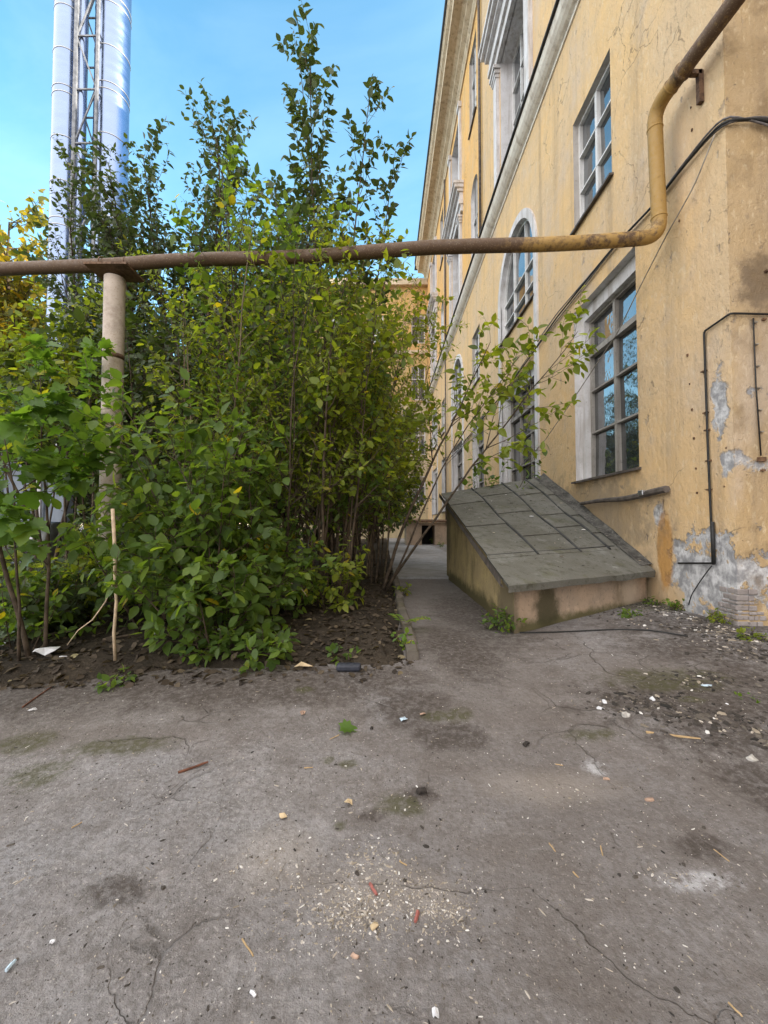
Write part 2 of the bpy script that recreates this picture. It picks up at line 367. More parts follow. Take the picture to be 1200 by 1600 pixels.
M['hatchwall'] = concrete('hatch_render', (.40, .30, .22), (.33, .26, .20), .45, [((2.2, 4.7, .2), (3, 3, .13), (.085, .08, .035), .9), ((1.72, 4.4, .45), (.16, .3, .28), (.06, .055, .03), .9), ((1.25, 4.15, .3), (.1, .1, .5), (.16, .13, .09), .8), ((3.1, 5.2, .5), (.15, .3, .2), (.5, .4, .3), .5)])
M['hatchside'] = concrete('hatch_render_yellow', (.46, .36, .18), (.37, .29, .16), .5, [((1.25, 6, .2), (1, 5, .2), (.09, .08, .04), .9), ((1.25, 4.4, .45), (1, .35, .4), (.12, .10, .07), .8), ((1.25, 8.4, 1.2), (1, .25, .8), (.20, .16, .10), .8)])
M['slab'] = concrete('concrete_slab', (.30, .30, .31), (.24, .235, .235), .25)
M['kerb'] = concrete('kerb_concrete', (.15, .13, .11), (.10, .09, .075), .7)
M['brick'] = concrete('bare_masonry', (.34, .31, .30), (.24, .21, .20), .2)
M['farwall'] = stucco('far_plaster', (.52, .44, .26), (.47, .40, .27))
M['farsunlit'] = stucco('far_sunlit_tint', (.58, .44, .25), (.52, .40, .24))  # sunlit orange of the upper storey put into the plaster colour
def roofing():
    k = NT('roof_felt'); a = k.noise(1.6, 7, .65); b = k.noise(28, 6, .7)
    c = k.mix(k.rng(a, .3, .7), (.105, .102, .086), (.15, .148, .134)); c = k.mix(k.rng(b, .5, .72, 0, .5), c, (.10, .095, .07))
    c = k.mix(k.rng(k.noise(2.2, 6, .7), .55, .7, 0, .6), c, (.22, .225, .215)); c = k.mix(k.rng(k.noise(3.1, 6), .55, .68, 0, .55), c, (.085, .085, .045))
    c = k.mix(k.rng(k.noise(9, 7, .72), .52, .64, 0, .75), c, (.06, .058, .04)); c = k.mix(k.rng(k.noise(120, 3, .7), .58, .72, 0, .5), c, (.3, .3, .27))
    c = k.mix(k.rng(k.noise(4.2, 7, .7), .6, .7, 0, .5), c, (.30, .31, .29))
    k.bump(k.math('ADD', b, k.math('MULTIPLY', k.noise(5, 4), 1.5)), .7, .010); return k.fin(c, .8, .3)
M['roof'] = roofing()
def tar():
    k = NT('old_tar'); b = k.noise(24, 7, .72); c = k.mix(k.rng(k.noise(5, 7, .7), .35, .65), (.045, .043, .04), (.12, .115, .105)); c = k.mix(k.rng(b, .5, .68, 0, .7), c, (.22, .21, .19))
    k.bump(b, .9, .015); return k.fin(c, .9, .2)
M['tar'] = tar()
M['bark'] = simple('bark', (.075, .055, .038), .9, .45, 14, bump=.6, bd=.01)
M['barkpale'] = simple('pale_bark', (.15, .115, .075), .85, .35, 14, bump=.4)
M['dry'] = simple('dry_wood', (.45, .35, .24), .8, .25, 20)
def leafmat(name, stops, trans=.55, rough=.42):
    k = NT(name); at = k.n('Attribute'); at.attribute_name = 'tint'
    c = k.ramp(at.outputs['Fac'], stops)
    c = k.mix(k.rng(k.noise(35, 3), .3, .7, 0, .25), c, k.mix(1., c, (.6, .6, .5), 'MULTIPLY'))
    k.fin(c, rough, .35)
    tr = k.n('BsdfTranslucent'); k.put(tr.inputs[0], k.mix(1., c, (1.75, 1.7, .6), 'MULTIPLY'))
    mx = k.n('MixShader'); mx.inputs[0].default_value = trans
    k.put(mx.inputs[1], k.b.outputs[0]); k.put(mx.inputs[2], tr.outputs[0]); k.put(k.out.inputs[0], mx.outputs[0]); return k.m
M['leaf_front'] = leafmat('leaf_front', [(0, (.055, .10, .028)), (.5, (.115, .185, .038)), (.85, (.20, .28, .045)), (.97, (.19, .23, .04)), (1, (.45, .36, .03))])
M['leaf_mid'] = leafmat('leaf_mid', [(0, (.08, .125, .024)), (.5, (.185, .235, .032)), (.85, (.30, .34, .04)), (.98, (.24, .23, .04)), (1, (.35, .28, .03))])
M['leaf_warm'] = leafmat('leaf_warm', [(0, (.09, .12, .018)), (.5, (.19, .225, .028)), (.85, (.28, .30, .036)), (.97, (.3, .27, .04)), (1, (.4, .3, .03))])
M['leaf_blue'] = leafmat('leaf_blue', [(0, (.04, .065, .03)), (.5, (.065, .095, .04)), (.9, (.10, .13, .045)), (1, (.2, .19, .04))], .35)
M['leaf_maple'] = leafmat('leaf_maple', [(0, (.07, .135, .03)), (.5, (.11, .20, .035)), (.9, (.18, .27, .045)), (1, (.4, .38, .04))], .5)
M['leaf_yellow'] = leafmat('leaf_yellow', [(0, (.09, .11, .025)), (.45, (.17, .16, .03)), (.75, (.34, .25, .03)), (1, (.5, .33, .04))])
M['leaf_dark'] = leafmat('leaf_dark', [(0, (.035, .055, .02)), (.5, (.055, .085, .026)), (.9, (.085, .12, .032)), (1, (.17, .17, .04))], .35)
M['litter'] = leafmat('leaf_litter', [(0, (.03, .022, .016)), (.5, (.065, .048, .033)), (.85, (.13, .10, .065)), (1, (.26, .22, .12))], .15, .8)
M['crumbs'] = leafmat('crumbs', [(0, (.10, .085, .07)), (.35, (.30, .25, .19)), (.75, (.46, .41, .36)), (1, (.7, .68, .66))], 0.02, .9)
M['darkcrumbs'] = leafmat('dark_crumbs', [(0, (.02, .018, .016)), (.6, (.06, .05, .043)), (1, (.14, .12, .10))], 0.02, .9)
M['paper'] = simple('paper', (.55, .55, .57), .8, .12, 25, bump=.2)
M['cardpaper'] = simple('beige_paper', (.44, .34, .21), .85, .2, 20, bump=.3)
M['woodpale'] = simple('pale_wood', (.36, .25, .13), .75, .2, 30)
M['brownwood'] = simple('brown_wood', (.12, .05, .03), .8, .3, 30)
M['darkplastic'] = simple('dark_plastic', (.03, .033, .045), .5, .3, 30)
M['redpaint'] = simple('red_plastic', (.26, .09, .075), .6, .2, 40)
M['blueplast'] = simple('pale_blue_plastic', (.4, .5, .58), .5, .15, 30)
M['coral'] = simple('brick_chip', (.34, .23, .17), .85, .25, 40)
M['stone'] = simple('stone', (.42, .40, .37), .85, .3, 30)
M['clod'] = simple('clod', (.03, .025, .022), .95, .4, 40)

# ---------------------------------------------------------------- ground, bed, path
def spread(fine_lo, fine_hi, step, far):
    a = list(np.arange(fine_lo, fine_hi + 1e-6, step)); s_ = step; x = a[-1]; up = []
    while x < far: s_ *= 1.35; x += s_; up.append(x)
    s_ = step; x = a[0]; dn = []
    while x > -far: s_ *= 1.35; x -= s_; dn.append(x)
    return dn[::-1] + a + up
def sheet(name, xs, ys, zf, mat, keep=None, kind='structure'):
    m = MB(); idx = {}
    for j, y in enumerate(ys):
        for i, x in enumerate(xs): idx[i, j] = len(m.v); m.v.append((x, y, zf(x, y)))
    for j in range(len(ys) - 1):
        for i in range(len(xs) - 1):
            if keep is None or keep((xs[i] + xs[i+1]) / 2, (ys[j] + ys[j+1]) / 2):
                m.f.append((idx[i, j], idx[i+1, j], idx[i+1, j+1], idx[i, j+1])); m.mi.append(0)
    o = m.build(name, mat, None, True); o['kind'] = kind; return o
def ground_z(x, y):
    z = gz(x, y)
    if abs(x) < 8 and -1 < y < 12:
        z += .012 * mnoise.noise(Vector((x * 1.3, y * 1.3, 0))) + .005 * mnoise.noise(Vector((x * 5, y * 5, 3)))
        d = ((x - 2.0) / .8) ** 2 + ((y - 2.5) / .4) ** 2
        z += .03 * math.exp(-d) * (1 + mnoise.noise(Vector((x * 9, y * 9, 1))))
    return z
sheet('ground', spread(-4, 4.4, .05, 600), spread(.4, 6, .05, 600), ground_z, M['asphalt'])
def bed_edge(x): return 3.28 + .1 * mnoise.noise(Vector((x * 1.2, 0, 5))) + .05 * mnoise.noise(Vector((x * 6, 1, 5))) - (.25 if x < -1.2 else 0) * sst((-1.2 - x) / 1.5)
def bed_z(x, y):
    e = sst((y - bed_edge(x)) / .35) * sst((.24 - x) / .3)
    return gz(x, y) - .015 + e * (.09 + .035 * mnoise.noise(Vector((x * 2, y * 2, 2))) + .018 * mnoise.noise(Vector((x * 8, y * 8, 2))))
sheet('soil_bed', list(np.arange(-5, .26, .05)), list(np.arange(2.8, 9, .05)), bed_z, M['soil'], lambda x, y: y > bed_edge(x) - .05)
sheet('soil_ground', list(np.arange(-40, .2, 1.0)) + [.2], list(np.arange(8.95, 32, 1.0)), lambda x, y: gz(x, y) + .06 + .05 * mnoise.noise(Vector((x * .7, y * .7, 2))), M['soil'])
sheet('soil_ground.001', list(np.arange(-40, -4.9, 1.0)), list(np.arange(3.2, 9.9, .8)), lambda x, y: gz(x, y) + .06 + .04 * mnoise.noise(Vector((x * .9, y * .9, 2))), M['soil'])
pm = MB(); pm.box((.2, 8.35, .1), (3.46, 32.9, .27)); po = pm.build('path', M['slab'], bevel=.015); po['kind'] = 'structure'
# kerb stones along the bed
def kerb(p, q, n, grp_label):
    p, q = Vector(p), Vector(q)
    for i in range(n):
        a = p.lerp(q, (i + .02) / n); b = p.lerp(q, (i + .96) / n)
        j = lambda: random.uniform(-.015, .015)
        a = Vector((a.x + j(), a.y, gz(a.x, a.y) + j())); b = Vector((b.x + j(), b.y, gz(b.x, b.y) + j()))
        m = MB(); K = 7
        d = (b - a); s_ = d.cross(Vector((0, 0, 1))).normalized() * .055
        rings = []
        for t in range(K + 1):
            c = a.lerp(b, t / K); hh = .085 + .02 * mnoise.noise(c * 4); ww = 1 + .25 * mnoise.noise(c * 5 + Vector((3, 3, 3)))
            rings.append([c - s_ * ww - Vector((0, 0, .1)), c - s_ * ww * .9 + Vector((0, 0, hh - .015)), c - s_ * .6 + Vector((0, 0, hh)), c + s_ * .6 + Vector((0, 0, hh * .97)), c + s_ * ww * .95 + Vector((0, 0, hh - .02)), c + s_ * ww - Vector((0, 0, .1))])
        vs = [v for r_ in rings for v in r_]
        fs = [(t*6+k_, t*6+(k_+1) % 6, (t+1)*6+(k_+1) % 6, (t+1)*6+k_) for t in range(K) for k_ in range(6)] + [tuple(range(6))[::-1], tuple(K*6+k_ for k_ in range(6))]
        m.add(vs, fs); o = m.build('kerb_stone', M['kerb'])
        tag(o, grp_label, 'kerb stone', 'kerb stones round the planting bed')
kerb((.24, 3.42, 0), (.21, 8.3, 0), 6, 'dirty weathered kerb stone along the path side of the planting bed')

# ---------------------------------------------------------------- the yellow building
WX, Y0, Y1 = 3.5, 4.14, 33.0
B = thing('yellow_building', (WX, Y0, 0), 'tall weathered yellow plastered building with white trimmed windows and arched bays along the right side', 'building')
WB, AB = [6.6, 15.4, 24.2], [10.85, 19.65, 28.45]
ops = []           # y0, y1, z0, z1, arch, style, cols, rows
for c in WB:
    ops.append((c - .92, c + .96, 2.1, 5.2, False, 'step', 2, (.22, .45, .71)))
    ops.append((c - .38, c + .88, 6.68, 8.7, False, 'plain', 2, (.33, .66)))
    ops.append((c - .25, c + .95, 11.35, 14.75, True, 'plain', 2, (.3, .6)))
    ops.append((c - .15, c + 1.1, 17.1, 20.2, False, 'plain', 2, (.35, .7)))
for c in AB:
    ops.append((c - 1.38, c + 1.38, 2.05, 5.15, False, 'step', 3, (.22, .45, .71)))
    ops.append((c - 1.38, c + 1.38, 6.65, 9.15, True, 'plain', 3, (.02, .52)))
    ops.append((c - 1.0, c + 1.25, 11.3, 15.2, False, 'deep', 3, (.25, .5, .75)))
    ops.append((c - 1.0, c + 1.25, 17.0, 20.3, False, 'deep', 3, (.35, .7)))
def outline(o, ins=0.):
    y0, y1, z0, z1, arch = o[:5]; y0 += ins; y1 -= ins; z0 += ins; z1 -= ins
    if not arch: return [(y0, z0), (y1, z0), (y1, z1), (y0, z1)]
    r = (y1 - y0) / 2; zc = z1 - r; n = 20
    return [(y0, z0), (y1, z0)] + [((y0+y1)/2 + r * math.cos(math.pi * i / n), zc + r * math.sin(math.pi * i / n)) for i in range(n + 1)]
import bmesh
TOP = 21.3
def plane_with_holes(rect, holes, to3d):
    bm = bmesh.new()
    def loop(pts):
        vs = [bm.verts.new((a, b, 0)) for a, b in pts]
        return [bm.edges.new((vs[i], vs[(i+1) % len(vs)])) for i in range(len(vs))]
    es = loop(rect)
    for h in holes: es += loop(h)
    bmesh.ops.triangle_fill(bm, use_beauty=True, edges=es)
    m = MB(); bm.verts.index_update()
    m.v = [tuple(to3d(v.co.x, v.co.y)) for v in bm.verts]
    m.f = [tuple(v.index for v in f.verts) for f in bm.faces]; m.mi = [0] * len(m.f); bm.free(); return m
wallm = plane_with_holes([(Y0, -.3), (Y1, -.3), (Y1, TOP), (Y0, TOP)], [outline(o) for o in ops], lambda a, b: (WX, a, b))
wallm.build('wall', M['stucco'], B)
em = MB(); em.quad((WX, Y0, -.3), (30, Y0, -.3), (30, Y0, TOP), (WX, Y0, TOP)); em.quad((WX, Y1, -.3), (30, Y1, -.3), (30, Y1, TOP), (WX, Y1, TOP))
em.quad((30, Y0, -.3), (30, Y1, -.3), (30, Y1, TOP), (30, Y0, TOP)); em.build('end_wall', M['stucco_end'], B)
wm_ = MB(); wm_.box((9.0, -22, -.3), (30, Y0 - .02, TOP)); wm_.build('sun_block_wing', M['stucco_end'], B)  # unseen wing added to keep the sun off the foreground
rm = MB(); rm.add([(2.52, 3.2, 22.5), (30.9, 3.2, 22.5), (30.9, 34, 22.5), (2.52, 34, 22.5), (16, 14, 25.3), (16, 24, 25.3)],
                  [(0, 1, 4), (1, 2, 5, 4), (2, 3, 5), (3, 0, 4, 5)]); rm.build('roof', M['flash'], B)
cm_ = MB()
cm_.prism_y([(3.6, 20.75), (3.44, 20.75), (3.44, 20.95), (3.38, 21.05), (3.38, 21.2), (3.2, 21.32), (3.2, 21.5), (3.05, 21.62), (2.72, 21.66), (2.72, 21.95), (2.6, 22.05), (2.6, 22.22), (2.55, 22.3), (2.55, 22.45), (3.6, 22.45)], Y0 - .9, Y1)
cm_.build('cornice', M['cornice'], B)
gm = MB(); gm.prism_y([(2.47, 22.36), (2.55, 22.32), (2.55, 22.56), (2.47, 22.56)], Y0 - .95, Y1); gm.build('gutter', M['flash'], B)
sm_ = MB(); sm_.prism_y([(3.52, 10.62), (3.47, 10.63), (3.47, 10.70), (3.40, 10.74), (3.34, 10.80), (3.29, 10.88), (3.27, 10.97), (3.27, 11.07), (3.52, 11.12)], Y0 - .2, Y1)
sm_.build('string_course', M['coping'], B, False)
fm = MB(); fm.prism_y([(3.21, 11.065), (3.22, 11.13), (3.52, 11.19), (3.52, 11.125), (3.24, 11.075)], Y0 - .22, Y1); fm.build('flashing', M['flash'], B)
def ring(m, a, b, xa, xb):          # a band between outlines a at x=xa and b at x=xb (same point count)
    n = len(a)
    m.add([(xa, y, z) for y, z in a] + [(xb, y, z) for y, z in b], [(i, (i+1) % n, n + (i+1) % n, n + i) for i in range(n)])
def make_window(o, far):
    y0, y1, z0, z1, arch, style, cols, rows = o
    m = MB(); o0 = outline(o)
    if style == 'step':
        o1 = outline((y0, y1, z0, z1, arch)); o1b = [(a + (.13 if a < (y0+y1)/2 else -.13), b - (.22 if b > (z0+z1)/2 else 0)) for a, b in o1]
        ring(m, o0, o0, WX, WX + .13); ring(m, o1, o1b, WX + .13, WX + .13); ring(m, o1b, o1b, WX + .13, WX + .30)
        inner = o1b; X = WX + .28; wi = (y0 + .13, y1 - .13, z0, z1 - .22)
    else:
        dpt = .45 if style == 'deep' else .19
        ring(m, o0, o0, WX, WX + dpt); inner = o0; X = WX + dpt - .03; wi = (y0, y1, z0, z1)
    W = m.build('window', M['trim'] if style != 'plain' or arch else M['reveal'], B)
    f = MB(); a0, a1, b0, b1 = wi; t = .05; rr = (a1 - a0) / 2; zc = b1 - rr if arch else b1
    ring(f, inner, outline((a0, a1, b0, b1, arch), t), X - .06, X - .06)
    ring(f, outline((a0, a1, b0, b1, arch), t), outline((a0, a1, b0, b1, arch), t), X - .06, X + .02)
    def topz(y): return zc + math.sqrt(max(rr * rr - (y - (a0+a1)/2) ** 2, 0)) - .02 if arch else b1 - .03
    for c in range(1, cols):
        y = a0 + (a1 - a0) * c / cols; wd = .04 if cols % 2 or c != cols // 2 else .065
        f.box((X - .065, y - wd / 2, b0 + .03), (X + .02, y + wd / 2, topz(y)))
    hz = (zc if arch else b1) - b0
    for i, r_ in enumerate(rows):
        z = (zc if arch else b1) - (b1 if not arch else zc) * 0 - hz * r_
        hh = .09 if (i == 0 and style == 'step') else .03
        f.box((X - .07 - (.02 if hh > .05 else 0), a0 + .04, z - hh / 2), (X + .018, a1 - .04, z + hh / 2))
    
    f.build('frame', M['framewhite' if z0 > 5.5 else 'frame'], W)
    g = MB()
    cuts_z = sorted([b0 + .02] + [(zc if arch else b1) - hz * r_ for r_ in rows] + ([zc] if arch else []) + [b1 - .02])
    rnd = random.Random(int(y0 * 100 + z0 * 10))
    for c in range(cols):
        ya, yb = a0 + (a1 - a0) * c / cols, a0 + (a1 - a0) * (c + 1) / cols
        ya = max(ya, a0 + .03); yb = min(yb, a1 - .03)
        for za, zb in zip(cuts_z[:-1], cuts_z[1:]):
            q, r2 = rnd.uniform(-.008, .008), rnd.uniform(-.008, .008)
            if arch and za >= zc - .01:
                n = 8; pts = [(ya, za)] + [(yb, za)] + [(yb + (ya - yb) * i / n, max(za, topz(yb + (ya - yb) * i / n))) for i in range(n + 1)]
                g.add([(X, a, b) for a, b in pts], [tuple(range(len(pts)))])
            else: g.quad((X + q, ya, za), (X - q + r2, yb, za), (X - q - r2, yb, zb), (X + q, ya, zb))
    g.build('pane', M['glass'], W)
    s_ = MB(); ov = .07 if style != 'deep' else .05
    s_.hexa([(WX - ov, y0 - .05, z0 - .05), (X, y0 - .05, z0 - .005), (X, y1 + .05, z0 - .005), (WX - ov, y1 + .05, z0 - .05),
             (WX - ov, y0 - .05, z0 - .015), (X, y0 - .05, z0 + .025), (X, y1 + .05, z0 + .025), (WX - ov, y1 + .05, z0 - .015)])
    s_.build('sill', M['sill'], W)
M['reveal'] = trimmat('grey_reveal', (.46, .43, .40), (.40, .37, .34), (.30, .25, .2))
for o in ops: make_window(o, False)
for c in AB:                                   # white surround strips and the archivolt of each arched bay
    m = MB()
    for s_ in (-1, 1):
        ya = c + s_ * 1.48; m.box((WX - .045, ya - .1, .25), (WX + .02, ya + .1, 7.77))
    n = 24; r0, r1 = 1.38, 1.58; zc = 9.15 - 1.38
    for i in range(n):
        a, b = math.pi * i / n, math.pi * (i + 1) / n
        P = lambda r_, t, x: (x, c + r_ * math.cos(t), zc + r_ * math.sin(t))
        m.hexa([P(r0, a, WX - .045), P(r1, a, WX - .045), P(r1, b, WX - .045), P(r0, b, WX - .045), P(r0, a, WX + .02), P(r1, a, WX + .02), P(r1, b, WX + .02), P(r0, b, WX + .02)])
    m.build('arch_surround', M['trim'], B)
    for s_ in (-1, 1):
        m = MB(); yc = c + .12 + s_ * 1.38
        m.box((WX - .14, yc - .2, 11.16), (WX + .02, yc + .2, 11.45)); m.box((WX - .11, yc - .16, 11.45), (WX + .02, yc + .16, 14.85))
        for d, z in ((.03, 14.85), (.06, 14.95), (.1, 15.07)): m.box((WX - .11 - d, yc - .16 - d, z), (WX + .02, yc + .16 + d, z + .11))
        m.build('pilaster', M['trim'], B)
        m = MB(); m.box((WX - .1, yc - .15, 16.62), (WX + .02, yc + .15, 20.2)); m.box((WX - .16, yc - .21, 20.2), (WX + .02, yc + .21, 20.45)); m.build('pilaster', M['trim'], B)
    m = MB(); e0, e1 = c + .12 - 1.75, c + .12 + 1.75
    for d, z, h in ((.12, 15.2, .3), (.2, 15.5, .18), (.16, 15.68, .35), (.28, 16.03, .14), (.4, 16.17, .16), (.46, 16.33, .12)):
        m.box((WX - d, e0 - d * .5, z), (WX + .02, e1 + d * .5, z + h))
    m.build('entablature', M['trim'], B)
for y in (14.4, 22.8):
    m = MB(); m.tube([(WX - .1, y, .3), (WX - .1, y, 10.5)], .035 if y > 20 else .001, 8) if y > 20 else None
    m.tube([(WX - .09, y, 11.25), (WX - .09, y, 20.7)], .05, 8); m.build('downpipe', M['sill'], B, True)
# masonry laid bare at the foot of the corner
m = MB(); rr = random.Random(3); z = .22
while z < .66:
    h = rr.uniform(.035, .07); t = (z - .22) / .44; y_ = Y0 - .008
    while y_ < Y0 + .30 - .2 * t + rr.uniform(-.05, .05):
        l_ = rr.uniform(.06, .15); pd = rr.uniform(.004, .028) * (1 - .5 * t)
        m.box((WX - pd, y_, z + rr.uniform(0, .006)), (WX + .1, y_ + l_ - .008, z + h - rr.uniform(.004, .012))); y_ += l_
    x_ = WX + .102
    while x_ < WX + .26 - .15 * t: l_ = rr.uniform(.05, .1); m.box((x_, Y0 - rr.uniform(.004, .02), z), (x_ + l_ - .008, Y0 + .05, z + h - .01)); x_ += l_
    z += h
m.build('bare_masonry', M['brick'], B, bevel=.008)
for (u, v) in ((1188, 718), (1196, 425), (1192, 500), (1190, 735)):
    p = at_y(u, v, Y0); m = MB(); k_ = .035 if v == 718 else .016
    m.box((p.x - k_, Y0 - .03, p.z - k_ * .6), (p.x + k_, Y0 + .01, p.z + k_ * .6)); m.build('iron_bracket', M['rust'], B)
for (u, v) in ((861, 670), (861, 710), (888, 700), (1075, 555), (1078, 600), (1082, 640), (1085, 685), (1088, 732), (1090, 770), (1135, 700), (1132, 760), (1080, 168), (1082, 203), (1062, 345)):
    p = at_x(u, v, WX); m = MB(); q3 = random.uniform(.4, .8); m.box((WX - .02 * q3, p.y - .012 * q3, p.z - .02 * q3), (WX + .01, p.y + .012 * q3, p.z + .02 * q3)); m.build('iron_stub', M['rust'], B)

# ---------------------------------------------------------------- pipe, post, cables
def rounded(pts, r, n=6):
    pts = [Vector(p) for p in pts]; out = [pts[0]]
    for i in range(1, len(pts) - 1):
        a, b, c = pts[i-1], pts[i], pts[i+1]; d1 = (a - b); d2 = (c - b)
        k_ = min(r, d1.length * .48, d2.length * .48); p, q = b + d1.normalized() * k_, b + d2.normalized() * k_
        for t in range(n + 1):
            s_ = t / n; out.append(p * (1-s_) ** 2 + b * 2 * s_ * (1-s_) + q * s_ * s_)
    return out + [pts[-1]]
P_L = at_y(-700, 446, 6.3); P_post = at_y(180, 414, 5.32); P_c = at_y(1031, 371, 4.84); P_up = at_y(1022, 172, 4.84)
P_end = Vector((3.5, 2.2, P_up.z + .04))
pipe = thing('gas_pipe', P_c, 'rusty yellow gas pipe spanning overhead from the grey post to the yellow wall', 'pipe')
pr = .081
main = [P_L, P_post.lerp(P_L, 0)] + [P_post.lerp(P_c, t / 10) + Vector((0, 0, .02 * math.sin(t * 1.3))) for t in range(1, 11)]
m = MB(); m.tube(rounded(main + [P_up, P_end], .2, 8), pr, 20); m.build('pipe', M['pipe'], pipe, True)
def collar(m, a, d, w, r):
    d = d.normalized(); m.tube([a - d * w, a - d * w * .6, a + d * w * .6, a + d * w], [pr + .001, r, r, pr + .001], 20)
m = MB(); dv = P_up - P_c
for p, d in ((P_c + (P_post - P_c).normalized() * .28, P_post - P_c), (P_c + dv.normalized() * .24, dv), (P_up - dv.normalized() * .24, dv), (P_up + (P_end - P_up).normalized() * .26, P_end - P_up)):
    collar(m, p, d, .012, pr + .006)
m.build('weld_seam', M['pipe'], pipe, True)
q = P_up + (P_end - P_up).normalized() * .42
br = thing('pipe_bracket', q, 'rusty steel bracket holding the gas pipe off the wall near the corner', 'bracket')
m = MB(); m.tube([q + Vector((0, -.02, 0)), q + Vector((0, .02, 0))], pr + .014, 20); m.build('clamp', M['pipe'], br, True)
m = MB(); m.bar(q + Vector((.09, 0, -.02)), (WX - .02, q.y, q.z - .02), .05, .05); m.bar((WX - .03, q.y, q.z + .0), (WX - .03, q.y, q.z - .36), .05, .05, (1, 0, 0)); m.build('arm', M['rust'], br)
post = thing('pipe_post', (P_post.x, P_post.y, 0), 'round pinkish grey support post under the rusty pipe among the bushes', 'post')
m = MB(); K = 24; m.tube([(P_post.x, P_post.y, -.1 + (P_post.z - .1 - pr + .1) * i / K) for i in range(K + 1)], .122, 24); m.build('column', M['post'], post, True)
m = MB(); m.box((P_post.x - .27, P_post.y - .2, P_post.z - pr - .03), (P_post.x + .27, P_post.y + .2, P_post.z - pr - .002)); m.build('top_plate', M['rust'], post)
for s_ in (-.16, .16):
    m = MB(); c = P_post + Vector((s_, 0, 0)); m.tube([c + Vector((0, math.cos(t) * (pr + .01), math.sin(t) * (pr + .01))) for t in np.linspace(-.3, math.pi + .3, 14)], .009, 6); m.build('clamp', M['rust'], post, True)
zr = P_post.z - 1.25
m = MB(); m.tube([(P_post.x, P_post.y, zr), (P_post.x, P_post.y, zr + .06)], .125, 24); m.build('rust_band', M['rust'], post, True)
def cable(name, pts, r, mat, label, wob=.0, cat='cable'):
    pts = rounded(pts, .12, 3); m = MB(); m.tube(pts, r, 6); o = m.build(name, mat, None, True); return tag(o, label, cat)
def wallpts(l, x): return [at_x(u, v, x) for u, v in l]
run = [(1139, 180), (1105, 215), (1060, 270), (1020, 322), (985, 358), (950, 396), (905, 452), (870, 496), (845, 532), (825, 562), (790, 610), (765, 640), (740, 672), (715, 704), (694, 724)]
cs = ['thick black', 'upper thin grey', 'lower grey']
for i, (dx, dv_, r, mt) in enumerate(((.05, 0, .016, 'black'), (.03, -5, .011, 'greycab'), (.04, 4, .012, 'greycab'))):
    pts = wallpts([(u, v + dv_ * .8 * math.sin(j * .9 + i) + dv_ * .5) for j, (u, v) in enumerate(run)], WX - dx)
    pts = [at_y(1230, 196 - dv_ * 2, Y0 - .05), at_y(1185, 186 - dv_, Y0 - .05)] + [Vector((WX - dx, Y0 - .05, pts[0].z))] + pts[1:]
    cable('wall_cable', pts, r, M[mt], cs[i] + ' cable of the bundle sloping down the yellow wall from its corner')
cable('hanging_wire', wallpts([(1117, 210), (1085, 290), (1040, 370), (998, 452), (965, 520), (930, 572), (895, 625), (850, 690), (800, 742)], WX - .06), .008, M['palewire'], 'single pale wire hanging slantwise across the nearest ground floor window', cat='wire')
k_ = [at_y(1240, 492, Y0 - .03), at_y(1165, 490, Y0 - .03), Vector((WX - .025, Y0 - .03, at_y(1150, 492, Y0).z))] + wallpts([(1100, 518), (1106, 700), (1114, 880), (1060, 880)], WX - .025)
cd_ = thing('conduit', k_[3], 'thin black conduit bent down the wall beside the building corner', 'conduit')
m = MB(); m.tube(rounded(k_, .03, 3), .011, 8); m.build('tube', M['black'], cd_, True)
m = MB(); m.tube(wallpts([(1113, 815), (1115, 882)], WX - .03), .019, 8); m.build('sleeve', M['black'], cd_, True)
for (u, v) in ((1102, 580), (1105, 645), (1107, 672), (1109, 720), (1110, 765)):
    p = at_x(u, v, WX); m = MB(); m.box((WX - .03, p.y - .03, p.z - .008), (WX, p.y + .03, p.z + .008)); m.build('clip', M['rust'], cd_)
cable('ground_cable', wallpts([(1112, 884), (1096, 905), (1080, 930), (1076, 945)], WX - .03), .006, M['black'], 'short thin cable dangling from the conduit foot to the ground', cat='cable')
cr2 = thing('riser_cable', at_y(1180, 600, Y0), 'dark riser cable with pale clips on the building end wall', 'cable')
m = MB(); m.tube([at_y(1177, 497, Y0 - .02), at_y(1181, 600, Y0 - .02), at_y(1189, 712, Y0 - .02)], .007, 6); m.build('cable', M['black'], cr2, True)
for t in range(6):
    p = at_y(1178 + t * 2, 505 + t * 34, Y0); m = MB(); m.box((p.x - .014, Y0 - .03, p.z - .006), (p.x + .014, Y0, p.z + .006)); m.build('clip', M['palewire'], cr2)
a, b = at_x(908, 787, WX - .06), at_x(1042, 768, WX - .06)
wp = thing('wall_strip', a, 'sagging dark metal strip fixed to the wall above the hatch roof', 'strip')
m = MB(); pts = [a.lerp(b, t / 8) + Vector((0, 0, .03 * math.sin(t) * (t / 8))) for t in range(9)]; m.tube(pts, [.03, .03, .032, .034, .036, .04, .043, .045, .045], 7); m.build('strip', M['sill'], wp)
m = MB(); p = a.lerp(b, .8); m.box((WX - .12, p.y - .05, p.z - .01), (WX, p.y + .05, p.z + .06)); m.build('clamp', M['galv'], wp, bevel=.01)
gp = [on_ground(u, v) + Vector((0, 0, .012)) for u, v in ((812, 990), (850, 990), (900, 988), (960, 985), (1010, 986), (1040, 990), (1075, 996))]
cable('ground_wire', gp, .007, M['black'], 'thin black wire lying on the asphalt in front of the hatch', cat='wire')

